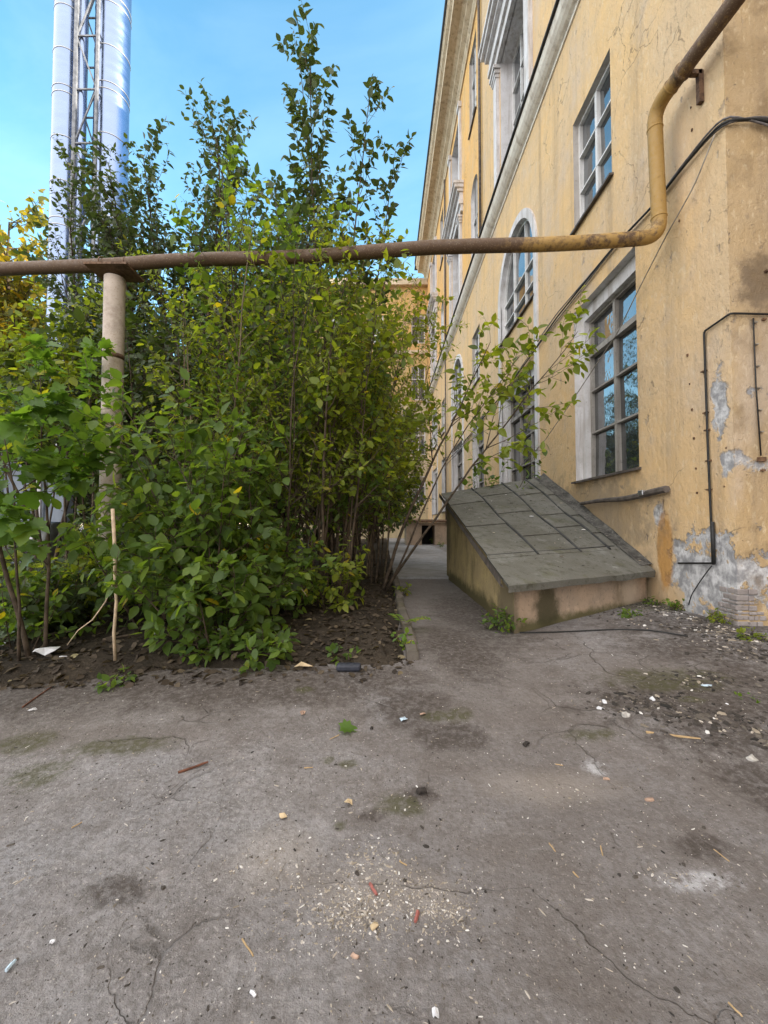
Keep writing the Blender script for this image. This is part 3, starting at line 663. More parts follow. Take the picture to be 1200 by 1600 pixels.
# ---------------------------------------------------------------- basement hatch in front
H = thing('basement_hatch', (1.25, 4.15, .2), 'low masonry basement hatch with sloping grey green sheet roof against the wall', 'hatch')
FL, FR, BL, BR = Vector((1.22, 4.12, .76)), Vector((3.44, 5.42, .76)), Vector((1.22, 8.62, 1.95)), Vector((3.44, 9.05, 2.33))
def RP(s_, t, dz=0): return FL.lerp(FR, s_).lerp(BL.lerp(BR, s_), t) + Vector((0, 0, dz))
def irregular_panel(m, a, b, c, d, nu, nv, amp, seed):
    vs = []
    for j in range(nv + 1):
        for i in range(nu + 1):
            p = a.lerp(b, i / nu).lerp(d.lerp(c, i / nu), j / nv); e = min(1, 1)
            vs.append(p + Vector((0, 0, 0)) + (Vector(mnoise.noise_vector(p * 2.5 + Vector((seed, 0, 0)))) * amp if 0 < i < nu and 0 < j < nv else Vector((0, 0, 0))))
    m.add(vs, [(j*(nu+1)+i, j*(nu+1)+i+1, (j+1)*(nu+1)+i+1, (j+1)*(nu+1)+i) for j in range(nv) for i in range(nu)])
dn = Vector((0, 0, -.055)); ix = Vector((.07, .03, 0))
m = MB(); z0 = Vector((0, 0, 0))
gl = lambda p: Vector((p.x, p.y, -.05))
a = FL + ix; b = FR + Vector((0, .06, 0)); c = BL + Vector((.07, -.04, 0))
irregular_panel(m, gl(a), gl(b), b + dn, a + dn, 14, 5, .012, 1); m.build('front_wall', M['hatchwall'], H)
m = MB(); irregular_panel(m, gl(c), gl(a), a + dn, c + dn, 20, 8, .012, 2); m.build('side_wall', M['hatchside'], H)
m = MB(); irregular_panel(m, gl(BR + Vector((0, -.04, 0))), gl(c), c + dn, BR + Vector((0, -.04, 0)) + dn, 10, 8, .012, 3); m.build('back_wall', M['hatchside'], H)
# roof: overlapping sheets, each a slab of its own thickness
m = MB(); rr = random.Random(5)
cols = [(-.015, .29, (.14, .44, .76, 1.01)), (.29, .60, (.14, .30, .56, .84, 1.01)), (.60, .84, (.14, .36, .5, .78, 1.01)), (.84, 1.0, (.14, .28, .47, .74, 1.01))]
def slab(s0, s1, t0, t1, dz, th=.022, n=4, lift=.0):
    top = []; bot = []
    for j in range(n + 1):
        for i in range(n + 1):
            s_, t = s0 + (s1 - s0) * i / n, t0 + (t1 - t0) * j / n; p = RP(s_, t)
            wz = .012 * mnoise.noise(p * 1.7) + .004 * mnoise.noise(p * 6) + lift * (1 - j / n)
            top.append(p + Vector((0, 0, dz + wz))); bot.append(p + Vector((0, 0, dz + wz - th)))
    N = n + 1; f = [(j*N+i, j*N+i+1, (j+1)*N+i+1, (j+1)*N+i) for j in range(n) for i in range(n)]
    o = N * N; f += [(o+j*N+i, o+(j+1)*N+i, o+(j+1)*N+i+1, o+j*N+i+1) for j in range(n) for i in range(n)]
    per = [i for i in range(N)] + [j*N+n for j in range(1, N)] + [n*N+i for i in range(n-1, -1, -1)] + [j*N for j in range(n-1, 0, -1)]
    f += [(per[k2], o + per[k2], o + per[(k2+1) % len(per)], per[(k2+1) % len(per)]) for k2 in range(len(per))]
    m.add(top + bot, f)
for s0, s1, ts in cols:
    for t0, t1 in zip(ts[:-1], ts[1:]): slab(s0, s1 - .003, t0 - .012, t1 - .002, rr.uniform(0, .006), lift=.016)
slab(-.02, 1.0, -.035, .15, .012, .03, 8, .0)
roof = m.build('roof', M['roof'], H)
m = MB()
for s_ in (.29, .60, .84):
    pts = [RP(s_ + .008 * math.sin(t * .8) + .006 * mnoise.noise(Vector((t * .9, s_ * 9, 0))), .13 + .88 * t / 14) + Vector((0, 0, .014 + .012 * mnoise.noise(RP(s_, t / 14) * 1.7))) for t in range(15)]
    m.tube(pts, .019, 6)
lap = MB()
for s0, s1, ts in cols:
    for t in ts[1:-1]: lap.tube([RP(s0 + (s1 - s0) * i / 5, t - .013) + Vector((0, 0, .016 + .012 * mnoise.noise(RP(s0 + (s1 - s0) * i / 5, t) * 1.7))) for i in range(6)], .005, 5)
m.tube([RP(-.01 + i / 12, .152) + Vector((0, 0, .012)) for i in range(12)], .012, 5)
m.build('seam_shade', M['flash'], roof); lap.build('lap_joint', M['tar'], roof)  # dark ribs: shadow of the gaps between sheets put into their colour
m = MB(); e0, e1 = RP(-.02, -.035), RP(1., -.035)
N = 16; tp = [e0.lerp(e1, i / N) + Vector((0, -.004, .006 + .012 * mnoise.noise(e0.lerp(e1, i / N) * 3))) for i in range(N + 1)]
bt = [p + Vector((-.004, .008, -.066 + .014 * mnoise.noise(p * 4))) for p in tp]
m.add(tp + bt + [p + Vector((.02, .03, 0)) for p in bt], [(i, N+1+i, N+2+i, i+1) for i in range(N)] + [(N+1+i, 2*N+2+i, 2*N+3+i, N+2+i) for i in range(N)]); m.build('fascia', M['roof'], roof)
m = MB(); vs = []
for i in range(13):
    t = i / 12; p = RP(.93, t, .02); q_ = RP(1.0, t, .02); hh = .02 + .07 * t + .03 * mnoise.noise(q_ * 3)
    vs += [p + Vector((0, 0, .004)), q_ + Vector((-.0, 0, .01 + .03 * t)), Vector((WX - .012, q_.y, q_.z + hh))]
m.add(vs, [(i*3+k2, i*3+k2+1, i*3+k2+4, i*3+k2+3) for i in range(12) for k2 in range(2)]); m.build('flashing', M['tar'], H)
m = MB(); vs = []
for i in range(17):
    t = i / 16; p = RP(-.02, t); wz = .01 * mnoise.noise(p * 3)
    vs += [p + Vector((-.03, 0, .02 + wz)), p + Vector((-.035, 0, -.06 + wz)), p + Vector((.0, 0, -.075 + wz))]
m.add(vs, [(i*3+k2, i*3+k2+1, i*3+k2+4, i*3+k2+3) for i in range(16) for k2 in range(2)]); m.build('verge', M['sill'], H)
# far basement entrance
E = thing('basement_entrance', (2.1, 21.5, .25), 'low plastered basement entrance with black doorway at the end of the path', 'entrance')
m = MB()
m.box((1.15, 21.5, .1), (1.95, 23.4, 1.42)); m.box((2.62, 21.5, .1), (3.46, 23.4, 1.42)); m.box((1.95, 21.5, 1.28), (2.62, 23.4, 1.42)); m.build('wall', M['hatchwall'], E, bevel=.02)
m = MB(); m.box((1.95, 22.6, .27), (2.62, 22.7, 1.28)); m.build('doorway_shade', M['dark'], E)  # near-black sheet stands in for the unlit opening
m = MB(); m.hexa([(1.0, 21.3, 1.43), (3.46, 21.3, 1.43), (3.46, 23.5, 1.5), (1.0, 23.5, 1.5), (1.0, 21.3, 1.52), (3.46, 21.3, 1.52), (3.46, 23.5, 1.62), (1.0, 23.5, 1.62)]); m.build('roof', M['rust'], E)
# end building
EB = thing('end_building', (0, 33, 0), 'pale yellow building closing the far end of the passage with sunlight painted into its upper storey', 'building')
wins = [(x, z0, z1) for x in (2.75, -.6, -4.0, -7.4) for z0, z1 in ((3.0, 5.2), (6.9, 9.4), (11.3, 14.0), (15.9, 18.2))]
hol = [[(x - .55, a), (x + .55, a), (x + .55, b), (x - .55, b)] for x, a, b in wins]
m = plane_with_holes([(-10, 0), (3.5, 0), (3.5, 15.2), (-10, 15.2)], [h for h, wv_ in zip(hol, wins) if wv_[2] < 15], lambda a, b: (a, 33.0, b)); m.build('wall', M['farwall'], EB)
m = plane_with_holes([(-10, 15.2), (3.5, 15.2), (3.5, 20.5), (-10, 20.5)], [h for h, wv_ in zip(hol, wins) if wv_[2] > 15], lambda a, b: (a, 33.0, b)); m.build('upper_wall', M['farsunlit'], EB)
m = MB(); m.box((-10.2, 32.6, 20.5), (3.5, 33.4, 21)); m.box((-10.1, 32.85, 15.0), (3.5, 33.02, 15.3)); m.build('cornice', M['cornice'], EB)
m = MB(); m.box((-10, 33.5, 0), (3.5, 46, 20.6)); m.build('rear_block', M['farwall'], EB)
for x, a, b in wins:
    m = MB(); m.box((x - .55, 33.06, a), (x - .47, 33.14, b)); m.box((x + .47, 33.06, a), (x + .55, 33.14, b)); m.box((x - .47, 33.06, b - .08), (x + .47, 33.14, b)); m.box((x - .47, 33.06, a), (x + .47, 33.14, a + .08))
    m.box((x - .035, 33.06, a + .08), (x + .035, 33.14, b - .08)); m.box((x - .47, 33.07, a + (b - a) * .62), (x - .035, 33.13, a + (b - a) * .62 + .06)); m.box((x + .035, 33.07, a + (b - a) * .62), (x + .47, 33.13, a + (b - a) * .62 + .06))
    f = m.build('window', M['trim'], EB)
    m = MB(); m.quad((x - .5, 33.11, a), (x + .5, 33.11, a), (x + .5, 33.11, b), (x - .5, 33.11, b)); m.build('pane', M['glass'], f)

# ---------------------------------------------------------------- chimneys and their mast
CY_ = 16.0
def chim(u, r, label):
    x = at_y(u, 200, CY_).x; o = thing('chimney', (x, CY_, 0), label, 'chimney', 'steel boiler chimneys')
    m = MB(); m.tube([(x, CY_, z) for z in np.arange(0, 34.1, 2)], r, 40); m.build('flue', M['steel'], o, True)
    m = MB(); z = 2.3
    while z < 33:
        for dz in ((0,) if int(z) % 3 else (0, .28)): m.tube([(x, CY_, z + dz - .018), (x, CY_, z + dz + .018)], r + .012, 40)
        z += 1.75
    m.build('joint_band', M['galv'], o, True); return x
xr = chim(174, .60, 'thick shiny steel chimney, right one of the pair behind the trees')
xl = chim(105, .50, 'slimmer shiny steel chimney, left one of the pair behind the trees')
mx_ = thing('lattice_mast', ((xl + xr) / 2, CY_ - .3, 0), 'steel lattice mast standing between the two shiny chimneys', 'mast')
cn_ = [(at_y(116, 200, CY_ - .75).x, CY_ - .75), (at_y(150, 200, CY_ - .75).x, CY_ - .75), (at_y(150, 200, CY_).x + .0, CY_ + .35), (at_y(122, 200, CY_).x, CY_ + .35)]
for i, (x, y) in enumerate(cn_): m = MB(); m.bar((x, y, 0), (x, y, 34), .09 if i else .13, .09, (0, 1, 0)); m.build('leg', M['mast'], mx_)
for i in range(4):
    (x0, y0), (x1, y1) = cn_[i], cn_[(i + 1) % 4]; z = 1.0; m = MB(); k2 = 0
    while z < 33:
        m.bar((x0, y0, z), (x1, y1, z), .05, .05); m.bar((x0, y0, z) if k2 % 2 else (x1, y1, z), (x1, y1, z + 2.1) if k2 % 2 else (x0, y0, z + 2.1), .045, .045); z += 2.1; k2 += 1
    m.build('brace', M['mast'], mx_)
xp = at_y(127, 200, CY_ - .6).x; m = MB(); m.tube([(xp, CY_ - .6, 0), (xp, CY_ - .6, 34)], .13, 16); m.build('riser', M['steel'], mx_, True)

# ---------------------------------------------------------------- shed and lagged pipe seen through the left bushes
S = thing('metal_shed', (-11, 12, 0), 'low blue grey sheet metal shed half hidden behind the left bushes', 'shed')
m = MB()
for i in range(26): x = -17 + i * .3; m.box((x, 12 - (.04 if i % 2 else 0), 0), (x + .3, 12.3, 3.5))
m.build('wall', M['cladblue'], S)
m = MB(); m.hexa([(-17.2, 11.6, 3.5), (-9, 11.6, 3.5), (-9, 15, 4.1), (-17.2, 15, 4.1), (-17.2, 11.6, 3.6), (-9, 11.6, 3.6), (-9, 15, 4.2), (-17.2, 15, 4.2)]); m.build('roof', M['galv'], S)
m = MB(); m.box((-10.0, 11.9, 0), (-9.85, 11.98, 3.5)); m.build('corner_post', M['trim'], S)
LP = thing('lagged_pipe', (-9, 9, 0), 'fat grey lagged heating pipe low behind the left bushes', 'pipe')
m = MB(); m.tube([(-14 + i, 9.0, .95) for i in range(8)], .42, 20); m.build('lagging', M['galv'], LP, True)
for x in (-12, -9.5): m = MB(); m.box((x - .15, 8.7, 0), (x + .15, 9.3, .54)); m.build('support', M['slab'], LP)

# ---------------------------------------------------------------- foliage
def leaf_template(kind):
    if kind == 'maple':
        half = [(0, 0), (.02, .10), (-.10, .30), (.12, .30), (.20, .52), (.34, .36), (.50, .46), (.55, .22), (.75, .20), (1, 0)]
        mid = (.4, 0)
    elif kind == 'long':
        half = [(0, 0), (.3, .16), (.62, .15), (1, 0)]; mid = (.5, 0)
    else:
        half = [(0, 0), (.14, .2), (.4, .31), (.7, .22), (1, 0)]; mid = (.5, 0)
    n = len(half)
    v = [(x, 0 if i in (0, n-1) else y, .16 * y - .16 * x * x) for i, (x, y) in enumerate(half)]
    v += [(x, -y, .16 * y - .16 * x * x) for x, y in half[1:-1]] + [(mid[0], 0, -.16 * mid[0] ** 2 - .015)]
    M_ = len(v) - 1
    f = [list(range(n)) + [M_], [0, M_, n - 1] + [n + i for i in range(n - 2)][::-1]]
    f[0] = list(range(n)) + [M_]
    return np.array(v), f
TPL = {k: leaf_template(k) for k in ('ovate', 'maple', 'long')}
def leaf_mesh(name, L, kind, mat, parent, rng):
    pos = np.array([l[0] for l in L]); dr = np.array([l[1] for l in L]); nr = np.array([l[2] for l in L]); sz = np.array([l[3] for l in L]); tn = np.array([l[4] for l in L])
    dr /= np.linalg.norm(dr, axis=1)[:, None] + 1e-9
    nr = nr - dr * (nr * dr).sum(1)[:, None]; nr /= np.linalg.norm(nr, axis=1)[:, None] + 1e-9
    sd_ = np.cross(nr, dr); T, Fc = TPL[kind]; n = len(L); k = len(T)
    wf = rng.uniform(.8, 1.2, n)
    V = pos[:, None] + sz[:, None, None] * (T[None, :, 0, None] * dr[:, None] + (T[None, :, 1, None] * wf[:, None, None]) * sd_[:, None] + T[None, :, 2, None] * nr[:, None] * rng.uniform(.3, 1.9, n)[:, None, None])
    if parent is not None: V = V - np.array(ORG[parent.name])
    loops = np.concatenate([np.array(f) for f in Fc]); lens = [len(f) for f in Fc]
    me = bpy.data.meshes.new(name); me.vertices.add(n * k); me.vertices.foreach_set('co', V.reshape(-1))
    nl = len(loops); me.loops.add(n * nl); me.polygons.add(n * len(Fc))
    me.loops.foreach_set('vertex_index', (loops[None] + np.arange(n)[:, None] * k).reshape(-1).astype(np.int32))
    st = np.concatenate([[0], np.cumsum(lens)[:-1]])
    me.polygons.foreach_set('loop_start', (st[None] + np.arange(n)[:, None] * nl).reshape(-1).astype(np.int32))
    me.update(calc_edges=True)
    a = me.attributes.new('tint', 'FLOAT', 'FACE'); a.data.foreach_set('value', np.repeat(tn, len(Fc)).astype(np.float32))
    me.materials.append(mat); o = bpy.data.objects.new(name, me); C.objects.link(o)
    if parent is not None: o.parent = parent
    ORG[o.name] = ORG[parent.name] if parent is not None else Vector((0,0,0)); return o
class Sp: pass
def V3(rng, s=1.): return Vector(rng.normal(0, s, 3))
def grow(st, lv, p, d, L, r, rng, S_):
    """one branch: bends as it goes, carries side shoots, and leaves on its thin end"""
    n = max(4, int(L / S_.seg[min(lv, len(S_.seg)-1)])); pts = [p.copy()]; dirs = [d.copy()]; q = p.copy(); d = d.normalized()
    for i in range(n):
        d = (d + V3(rng, S_.wob[min(lv, len(S_.wob)-1)]) + Vector((0, 0, S_.trop[min(lv, len(S_.trop)-1)])) + S_.lean * .03).normalized()
        q = q + d * (L / n); pts.append(q.copy()); dirs.append(d.copy())
    rad = [max(r * (1 - .82 * i / n), .0022) for i in range(n + 1)]
    st['tubes'].append((pts, rad, lv))
    if lv < S_.levels:
        k = S_.kids[lv]; k = int(k * L / S_.ref[lv] + rng.random())
        for c in range(max(k, 1)):
            t = S_.first[lv] + (1 - S_.first[lv]) * ((c + rng.random()) / max(k, 1)); i = min(int(t * n), n - 1)
            a = dirs[i]; s_ = a.cross(V3(rng)).normalized(); an = R(rng.uniform(*S_.ang[lv]))
            dd = (a * math.cos(an) + s_ * math.sin(an)).normalized()
            grow(st, lv + 1, pts[i].lerp(pts[i+1], rng.random()), dd, L * rng.uniform(*S_.ratio[lv]) * (1.15 - .75 * t), rad[i] * .55, rng, S_)
    if lv >= S_.leaf_from:
        m_ = max(2, int(L * (.95 if lv else .5) / S_.gap)); side = V3(rng)
        for c in range(m_ + 1):
            t = 1 - (c / max(m_, 1)) * (.9 if lv == S_.levels else .55); i = min(int(t * n), n - 1); x = pts[i].lerp(pts[i+1], t * n - i); a = dirs[i]
            side = (a.cross(side) + V3(rng, .3)).normalized(); 
            for s2 in ((1, -1) if S_.opp else (1 if c % 2 else -1,)):
                ld = (a * S_.fwd + side * s2 + Vector((0, 0, -S_.droop)) + V3(rng, .18)).normalized()
                nn_ = (Vector((0, 0, 1)) + V3(rng, S_.tumble) + Vector((0, -.25, 0)))
                tint = min(1, max(0, rng.normal(.45, .2) + (.5 if rng.random() < S_.yel else 0)))
                st['leaves'].append((x + ld * .012, ld, nn_, S_.size * rng.choice((.5, .75, .95, 1.1, 1.35)) * rng.uniform(.85, 1.1), tint))
def species(**k):
    s_ = Sp(); base = dict(seg=(.22, .12, .08), wob=(.06, .10, .12), trop=(.03, .04, .02), levels=2, kids=(16, 6), ref=(4., 1.), first=(.25, .15), ang=((28, 60), (30, 65)), ratio=((.22, .40), (.28, .5)), leaf_from=1, gap=.055, fwd=.6, droop=.25, tumble=.45, opp=False, size=.09, yel=.01, lean=Vector((0, 0, 0)))
    base.update(k); s_.__dict__.update(base); return s_
NLEAF = 0
def plant(name, label, cat, base, stems, S_, leaf, kind='ovate', bark='bark', group=None, seed=0, parts=('stem', 'foliage'), clip=None, sides=6):
    """stems: list of (offset, direction, length, radius)"""
    global NLEAF
    rng = np.random.default_rng(seed); base = Vector(base); T = thing(name, base, label, cat, group); allL = []
    for off, d, L, r in stems:
        st = dict(tubes=[], leaves=[]); grow(st, 0, base + Vector(off), Vector(d), L, r, rng, S_)
        m = MB()
        for pts, rad, lv in st['tubes']: m.tube(pts, rad, sides if lv == 0 else 4, cap=lv == 0)
        m.build(parts[0], M[bark], T, True); allL += st['leaves']
    if clip: allL = [l for l in allL if clip(l[0])]
    NLEAF += len(allL)
    leaf_mesh(parts[1], allL, kind, M[leaf], T, rng); return T
def fan(rng, n, spread_, L, r, rad=.25, lean=(0, 0)):
    o = []
    for i in range(n):
        a = 2 * math.pi * (i + rng.random() * .7) / n; s_ = spread_ * rng.uniform(.4, 1)
        o.append(((math.cos(a) * rad * rng.random(), math.sin(a) * rad * rng.random(), -.05), (math.cos(a) * s_ + lean[0], math.sin(a) * s_ + lean[1], 1), L * rng.uniform(.72, 1.05), r * rng.uniform(.7, 1.1)))
    return o
G = lambda x, y: (x, y, gz(x, y) + .05)
rg = np.random.default_rng(11)
# the front bush, broad leaves
hz = species(kids=(16, 6), ref=(2.4, .8), first=(.12, .1), ratio=((.28, .48), (.3, .5)), gap=.075, size=.115, droop=.35, tumble=.35, yel=.012, trop=(.01, -.01, -.02), wob=(.07, .1, .12), seg=(.15, .1, .08))
plant('broad_leaf_bush', 'large broad-leaved green bush at the front of the bed, before the grey post', 'bush', G(-1.75, 4.15), fan(rg, 9, .42, 2.55, .017, .3), hz, 'leaf_front', group='bushes of the bed', seed=1)
plant('broad_leaf_bush', 'smaller low leafy bush at the bed edge right of the broken pale stick', 'bush', G(-1.45, 3.75), fan(rg, 10, .8, 1.1, .010, .25), species(kids=(12, 4), ref=(1., .4), first=(.1, .1), gap=.06, size=.10, trop=(-.005, -.02, -.02), droop=.3, seg=(.1, .06, .05)), 'leaf_front', group='bushes of the bed', seed=2)
plant('broad_leaf_bush', 'round dark leafy bush left of the grey post with leaves down to the ground', 'bush', G(-2.6, 4.6), fan(rg, 7, .6, 1.75, .013, .25), species(kids=(13, 5), ref=(1.7, .6), first=(.1, .1), gap=.07, size=.11, trop=(0, -.01, -.02), droop=.3, seg=(.12, .08, .06)), 'leaf_front', group='bushes of the bed', seed=3)
# maple saplings at the left edge
mp_ = species(kids=(9, 3), ref=(2.5, .7), first=(.35, .3), ang=((35, 70), (30, 60)), ratio=((.22, .36), (.3, .45)), gap=.13, opp=True, size=.13, droop=.25, fwd=.8, tumble=.3, yel=.03, leaf_from=1)
plant('maple_sapling', 'young maple with large bright lobed leaves leaning at the left edge', 'sapling', G(-2.95, 3.5), [((0, 0, 0), (-.22, -.02, 1), 2.7, .022), ((.05, .1, 0), (-.12, .1, 1), 2.5, .018), ((.0, -.1, 0), (.12, -.1, 1), 1.9, .014)], mp_, 'leaf_maple', 'maple', group='maple saplings', seed=4)
plant('maple_sapling', 'second young maple further back with stems slanting left of the grey post', 'sapling', G(-3.55, 4.8), [((0, 0, 0), (-.35, -.1, 1), 3.6, .024), ((.1, .1, 0), (-.05, -.1, 1), 3.2, .02), ((-.3, .1, 0), (-.3, -.2, 1), 3.0, .02)], mp_, 'leaf_maple', 'maple', group='maple saplings', seed=5)
# the thicket between post and path
th = species(kids=(38, 7), ref=(5., 1.1), first=(.12, .1), ratio=((.17, .33), (.28, .48)), gap=.06, size=.085, yel=.012, tumble=.5, wob=(.05, .09, .12))
TH = [(-2.25, 5.6, 4.9, 5), (-1.75, 6.3, 6.5, 5), (-1.3, 5.5, 5.0, 5), (-.95, 6.5, 5.6, 4), (-.8, 5.5, 4.4, 4), (-.6, 6.0, 4.5, 4), (-.3, 8.1, 6.0, 5), (-.3, 7.2, 4.9, 4), (-2.6, 7.2, 5.9, 5), (-1.7, 7.8, 6.4, 5)]
LB = ['slender many-stemmed green shrub just right of the grey post', 'tall leafy shrub behind the broad-leaved bush', 'many-stemmed shrub right of the broad-leaved bush with bare brown stems', 'tall shrub in the middle of the thicket under the pipe', 'lower shrub at the thicket front left of the path',
      'shrub of thin upright stems next to the kerb', 'rear thicket shrub hiding the end building', 'shrub at the path side of the thicket with bare lower stems', 'tall shrub far behind the post', 'tall rear shrub deep in the thicket']
for i, (x, y, L, n) in enumerate(TH):
    plant('thicket_shrub', LB[i], 'shrub', G(x, y), fan(rg, n, .16, L, .022, .35), species(kids=(17 + 2 * (i % 3), 7), ref=(5., 1.1), first=((.24, .32, .2)[i % 3], .1), ratio=((.17, .33), (.28, .48)), gap=(.06, .066, .072)[i % 3], size=(.08, .09, .1)[(i * 2) % 3], yel=(.008, .02, .012)[i % 3], tumble=.55, wob=(.05, .09, .12)), ('leaf_mid', 'leaf_front', 'leaf_mid', 'leaf_warm')[i % 4], kind='long' if i in (2, 6, 8) else 'ovate', bark='bark' if i % 3 else 'barkpale', group='shrubs of the thicket', seed=20 + i)
ug = species(kids=(13, 4), ref=(1.2, .5), first=(.1, .1), gap=.06, size=.085, trop=(-.005, -.01, -.02), droop=.3, seg=(.12, .07, .05), yel=.02)
for i, (x, y, L, lb) in enumerate([(-1.15, 4.85, .95, 'low undergrowth bush before the bare thicket stems'), (-.62, 5.05, .9, 'small undergrowth bush at the foot of the thicket front'), (-1.5, 5.3, 1.5, 'undergrowth bush between broad-leaved bush and thicket'),
                                  (-3.6, 4.6, 1.2, 'low dark bush at the left behind the maples'), (-3.3, 3.75, .85, 'low bush at the left edge beside the maple foot'), (-2.95, 5.3, 1.6, 'bush round the foot of the grey post')]):
    plant('undergrowth_bush', lb, 'bush', G(x, y), fan(rg, 7, .55, L, .009, .25), ug, ('leaf_front', 'leaf_mid')[i % 2], group='undergrowth of the bed', seed=150 + i)
md = species(kids=(18, 7), ref=(4., 1.2), first=(.1, .1), ratio=((.2, .36), (.28, .48)), gap=.075, size=.11, yel=.012, tumble=.5, wob=(.05, .09, .12))
md2 = species(kids=(20, 7), ref=(4., 1.2), first=(.5, .1), ratio=((.2, .36), (.28, .48)), gap=.075, size=.11, yel=.012, tumble=.5, wob=(.05, .09, .12))
for i, (x, y, L, lb) in enumerate([(-4.5, 6.4, 4.3, 'mid height bush left of the grey post under the pipe'), (-5.4, 6.6, 4.9, 'leafy bush at the left under the pipe end'), (-3.7, 6.8, 5.0, 'leafy bush directly behind the grey post'), (-3.1, 6.2, 4.7, 'leafy bush behind the post at its right'), (-.12, 10.5, 8.6, 'slim rear bush at the path end of the bed')]):
    plant('thicket_bush', lb, 'bush', G(x, y), fan(rg, 5, .22, L, .024, .35), md2 if i < 2 else md, ('leaf_dark', 'leaf_mid', 'leaf_blue', 'leaf_dark', 'leaf_mid')[i], group='bushes under the pipe', seed=170 + i)
# the tall shoots that stand out against the sky
ts = species(kids=(12, 3), ref=(6., 1.2), first=(.56, .2), ang=((18, 40), (20, 45)), ratio=((.11, .2), (.25, .4)), gap=.052, size=.105, wob=(.009, .05, .08), trop=(.0, .07, .05), leaf_from=0, yel=0, tumble=.7)
plant('tall_sapling', 'tallest slim sapling with thin leafy shoots rising above the pipe into the sky', 'sapling', G(-.8, 5.95), [((0, 0, 0), (-.03, 0, 1), 8.3, .026), ((.06, .05, 0), (.008, .02, 1), 8.1, .024), ((.1, .0, 0), (.04, .0, 1), 7.5, .024), ((.12, .0, 0), (.11, .02, 1), 6.9, .02), ((-.15, 0, 0), (-.12, .0, 1), 5.9, .022), ((-.2, .05, 0), (-.17, .03, 1), 5.4, .02)], ts, 'leaf_blue', group=None, seed=40)
# the sapling leaning over the path towards the wall
ln = species(kids=(8, 4), ref=(3.2, 1.), first=(.5, .12), ang=((22, 55), (30, 60)), ratio=((.26, .42), (.3, .5)), gap=.085, size=.125, wob=(.05, .08, .1), trop=(-.004, -.0, -.01), leaf_from=1, yel=.02, droop=.3)
plant('leaning_sapling', 'thin sapling leaning across the path with leafy branches reaching the yellow wall', 'sapling', G(-.02, 6.5), [((0, 0, 0), (.28, -.12, 1), 4.2, .03), ((.03, .05, 0), (.60, -.29, .9), 4.6, .024), ((.05, -.05, 0), (.46, -.3, .95), 3.9, .018)], ln, 'leaf_mid', group=None, seed=57)
# background trees
bt_ = species(kids=(50, 9), ref=(8., 2.), first=(.1, .1), ang=((18, 42), (22, 50)), ratio=((.18, .3), (.25, .42)), gap=.085, size=.115, trop=(.03, .06, .04), wob=(.04, .07, .1), seg=(.4, .22, .16), yel=.0, tumble=.6)
for i, (x, y, L, n, lb) in enumerate([(-4.0, 9.4, 10.2, 6, 'tall bluish green tree with upright shoots right of the chimneys'), (-5.2, 10.2, 10.2, 6, 'upright slender tree just right of the thick chimney'), (-3.0, 10.2, 9.6, 6, 'bluish green tree behind the thicket centre'),
                                    (-6.1, 10.0, 9.0, 6, 'shorter tree in front of the chimney feet'), (-1.3, 11.5, 7.0, 5, 'rear tree hiding the left of the end building')]):
    plant('slender_tree', lb, 'tree', G(x, y), fan(rg, n, .2, L, .06, .6), bt_, 'leaf_blue', 'ovate', group='slender trees behind the thicket', seed=60 + i, parts=('trunk', 'crown'))
bd = species(kids=(22, 7), ref=(6., 2.), first=(.08, .1), ang=((30, 70), (30, 60)), ratio=((.26, .42), (.3, .45)), gap=.11, size=.17, trop=(.02, .02, .0), wob=(.05, .08, .1), seg=(.4, .22, .16), yel=.01, tumble=.6)
for i, (x, y, L, n, lb) in enumerate([(-6.2, 8.0, 4.6, 5, 'dense dark bush behind the post at its left'), (-8.3, 8.2, 4.4, 4, 'dense dark bush at the left before the lagged pipe'), (-4.6, 7.9, 5.2, 5, 'dense dark bush right behind the post'), (-4.0, 13.5, 6, 5, 'dense dark tree deep behind the thicket'), (-8.0, 14.5, 6.3, 5, 'dense dark tree below the chimneys'),
                                      (-12.0, 14, 8, 5, 'dark green tree left of the chimneys'), (-.9, 16, 6.0, 4, 'dark bush at the far end of the bed beside the path'), (-13.5, 10.5, 7.2, 4, 'dark tree at the far left over the shed'),
                                      (-2.6, 19, 8.5, 5, 'far dark tree before the end building'), (-5.6, 21, 9, 5, 'far dark tree left of the end building'), (-.6, 24, 8.5, 4, 'far dark tree beside the basement entrance')]):
    bd.first = (.5, .1) if i < 2 else (.08, .1)
    plant('dense_tree', lb, 'tree', G(x, y), fan(rg, n, .35, L, .05, .6), bd, 'leaf_dark', group='dense trees of the background', seed=80 + i, parts=('trunk', 'crown'))
yt = species(kids=(40, 10), ref=(12., 4.), first=(.3, .1), ang=((30, 65), (30, 60)), ratio=((.26, .38), (.3, .45)), gap=.19, size=.36, trop=(.02, .03, .0), wob=(.05, .08, .1), seg=(.8, .4, .3), yel=.1, tumble=.7)
for i, (x, y, L, lb) in enumerate([(-20.3, 23, 19.3, 'yellow autumn tree catching the sun left of the chimneys'), (-23.5, 25, 19.5, 'second yellow autumn tree at the far left edge')]):
    plant('autumn_tree', lb, 'tree', G(x, y), fan(rg, 3, .2, L, .22, .5), yt, 'leaf_yellow', group='yellow autumn trees', seed=100 + i, parts=('trunk', 'crown'))
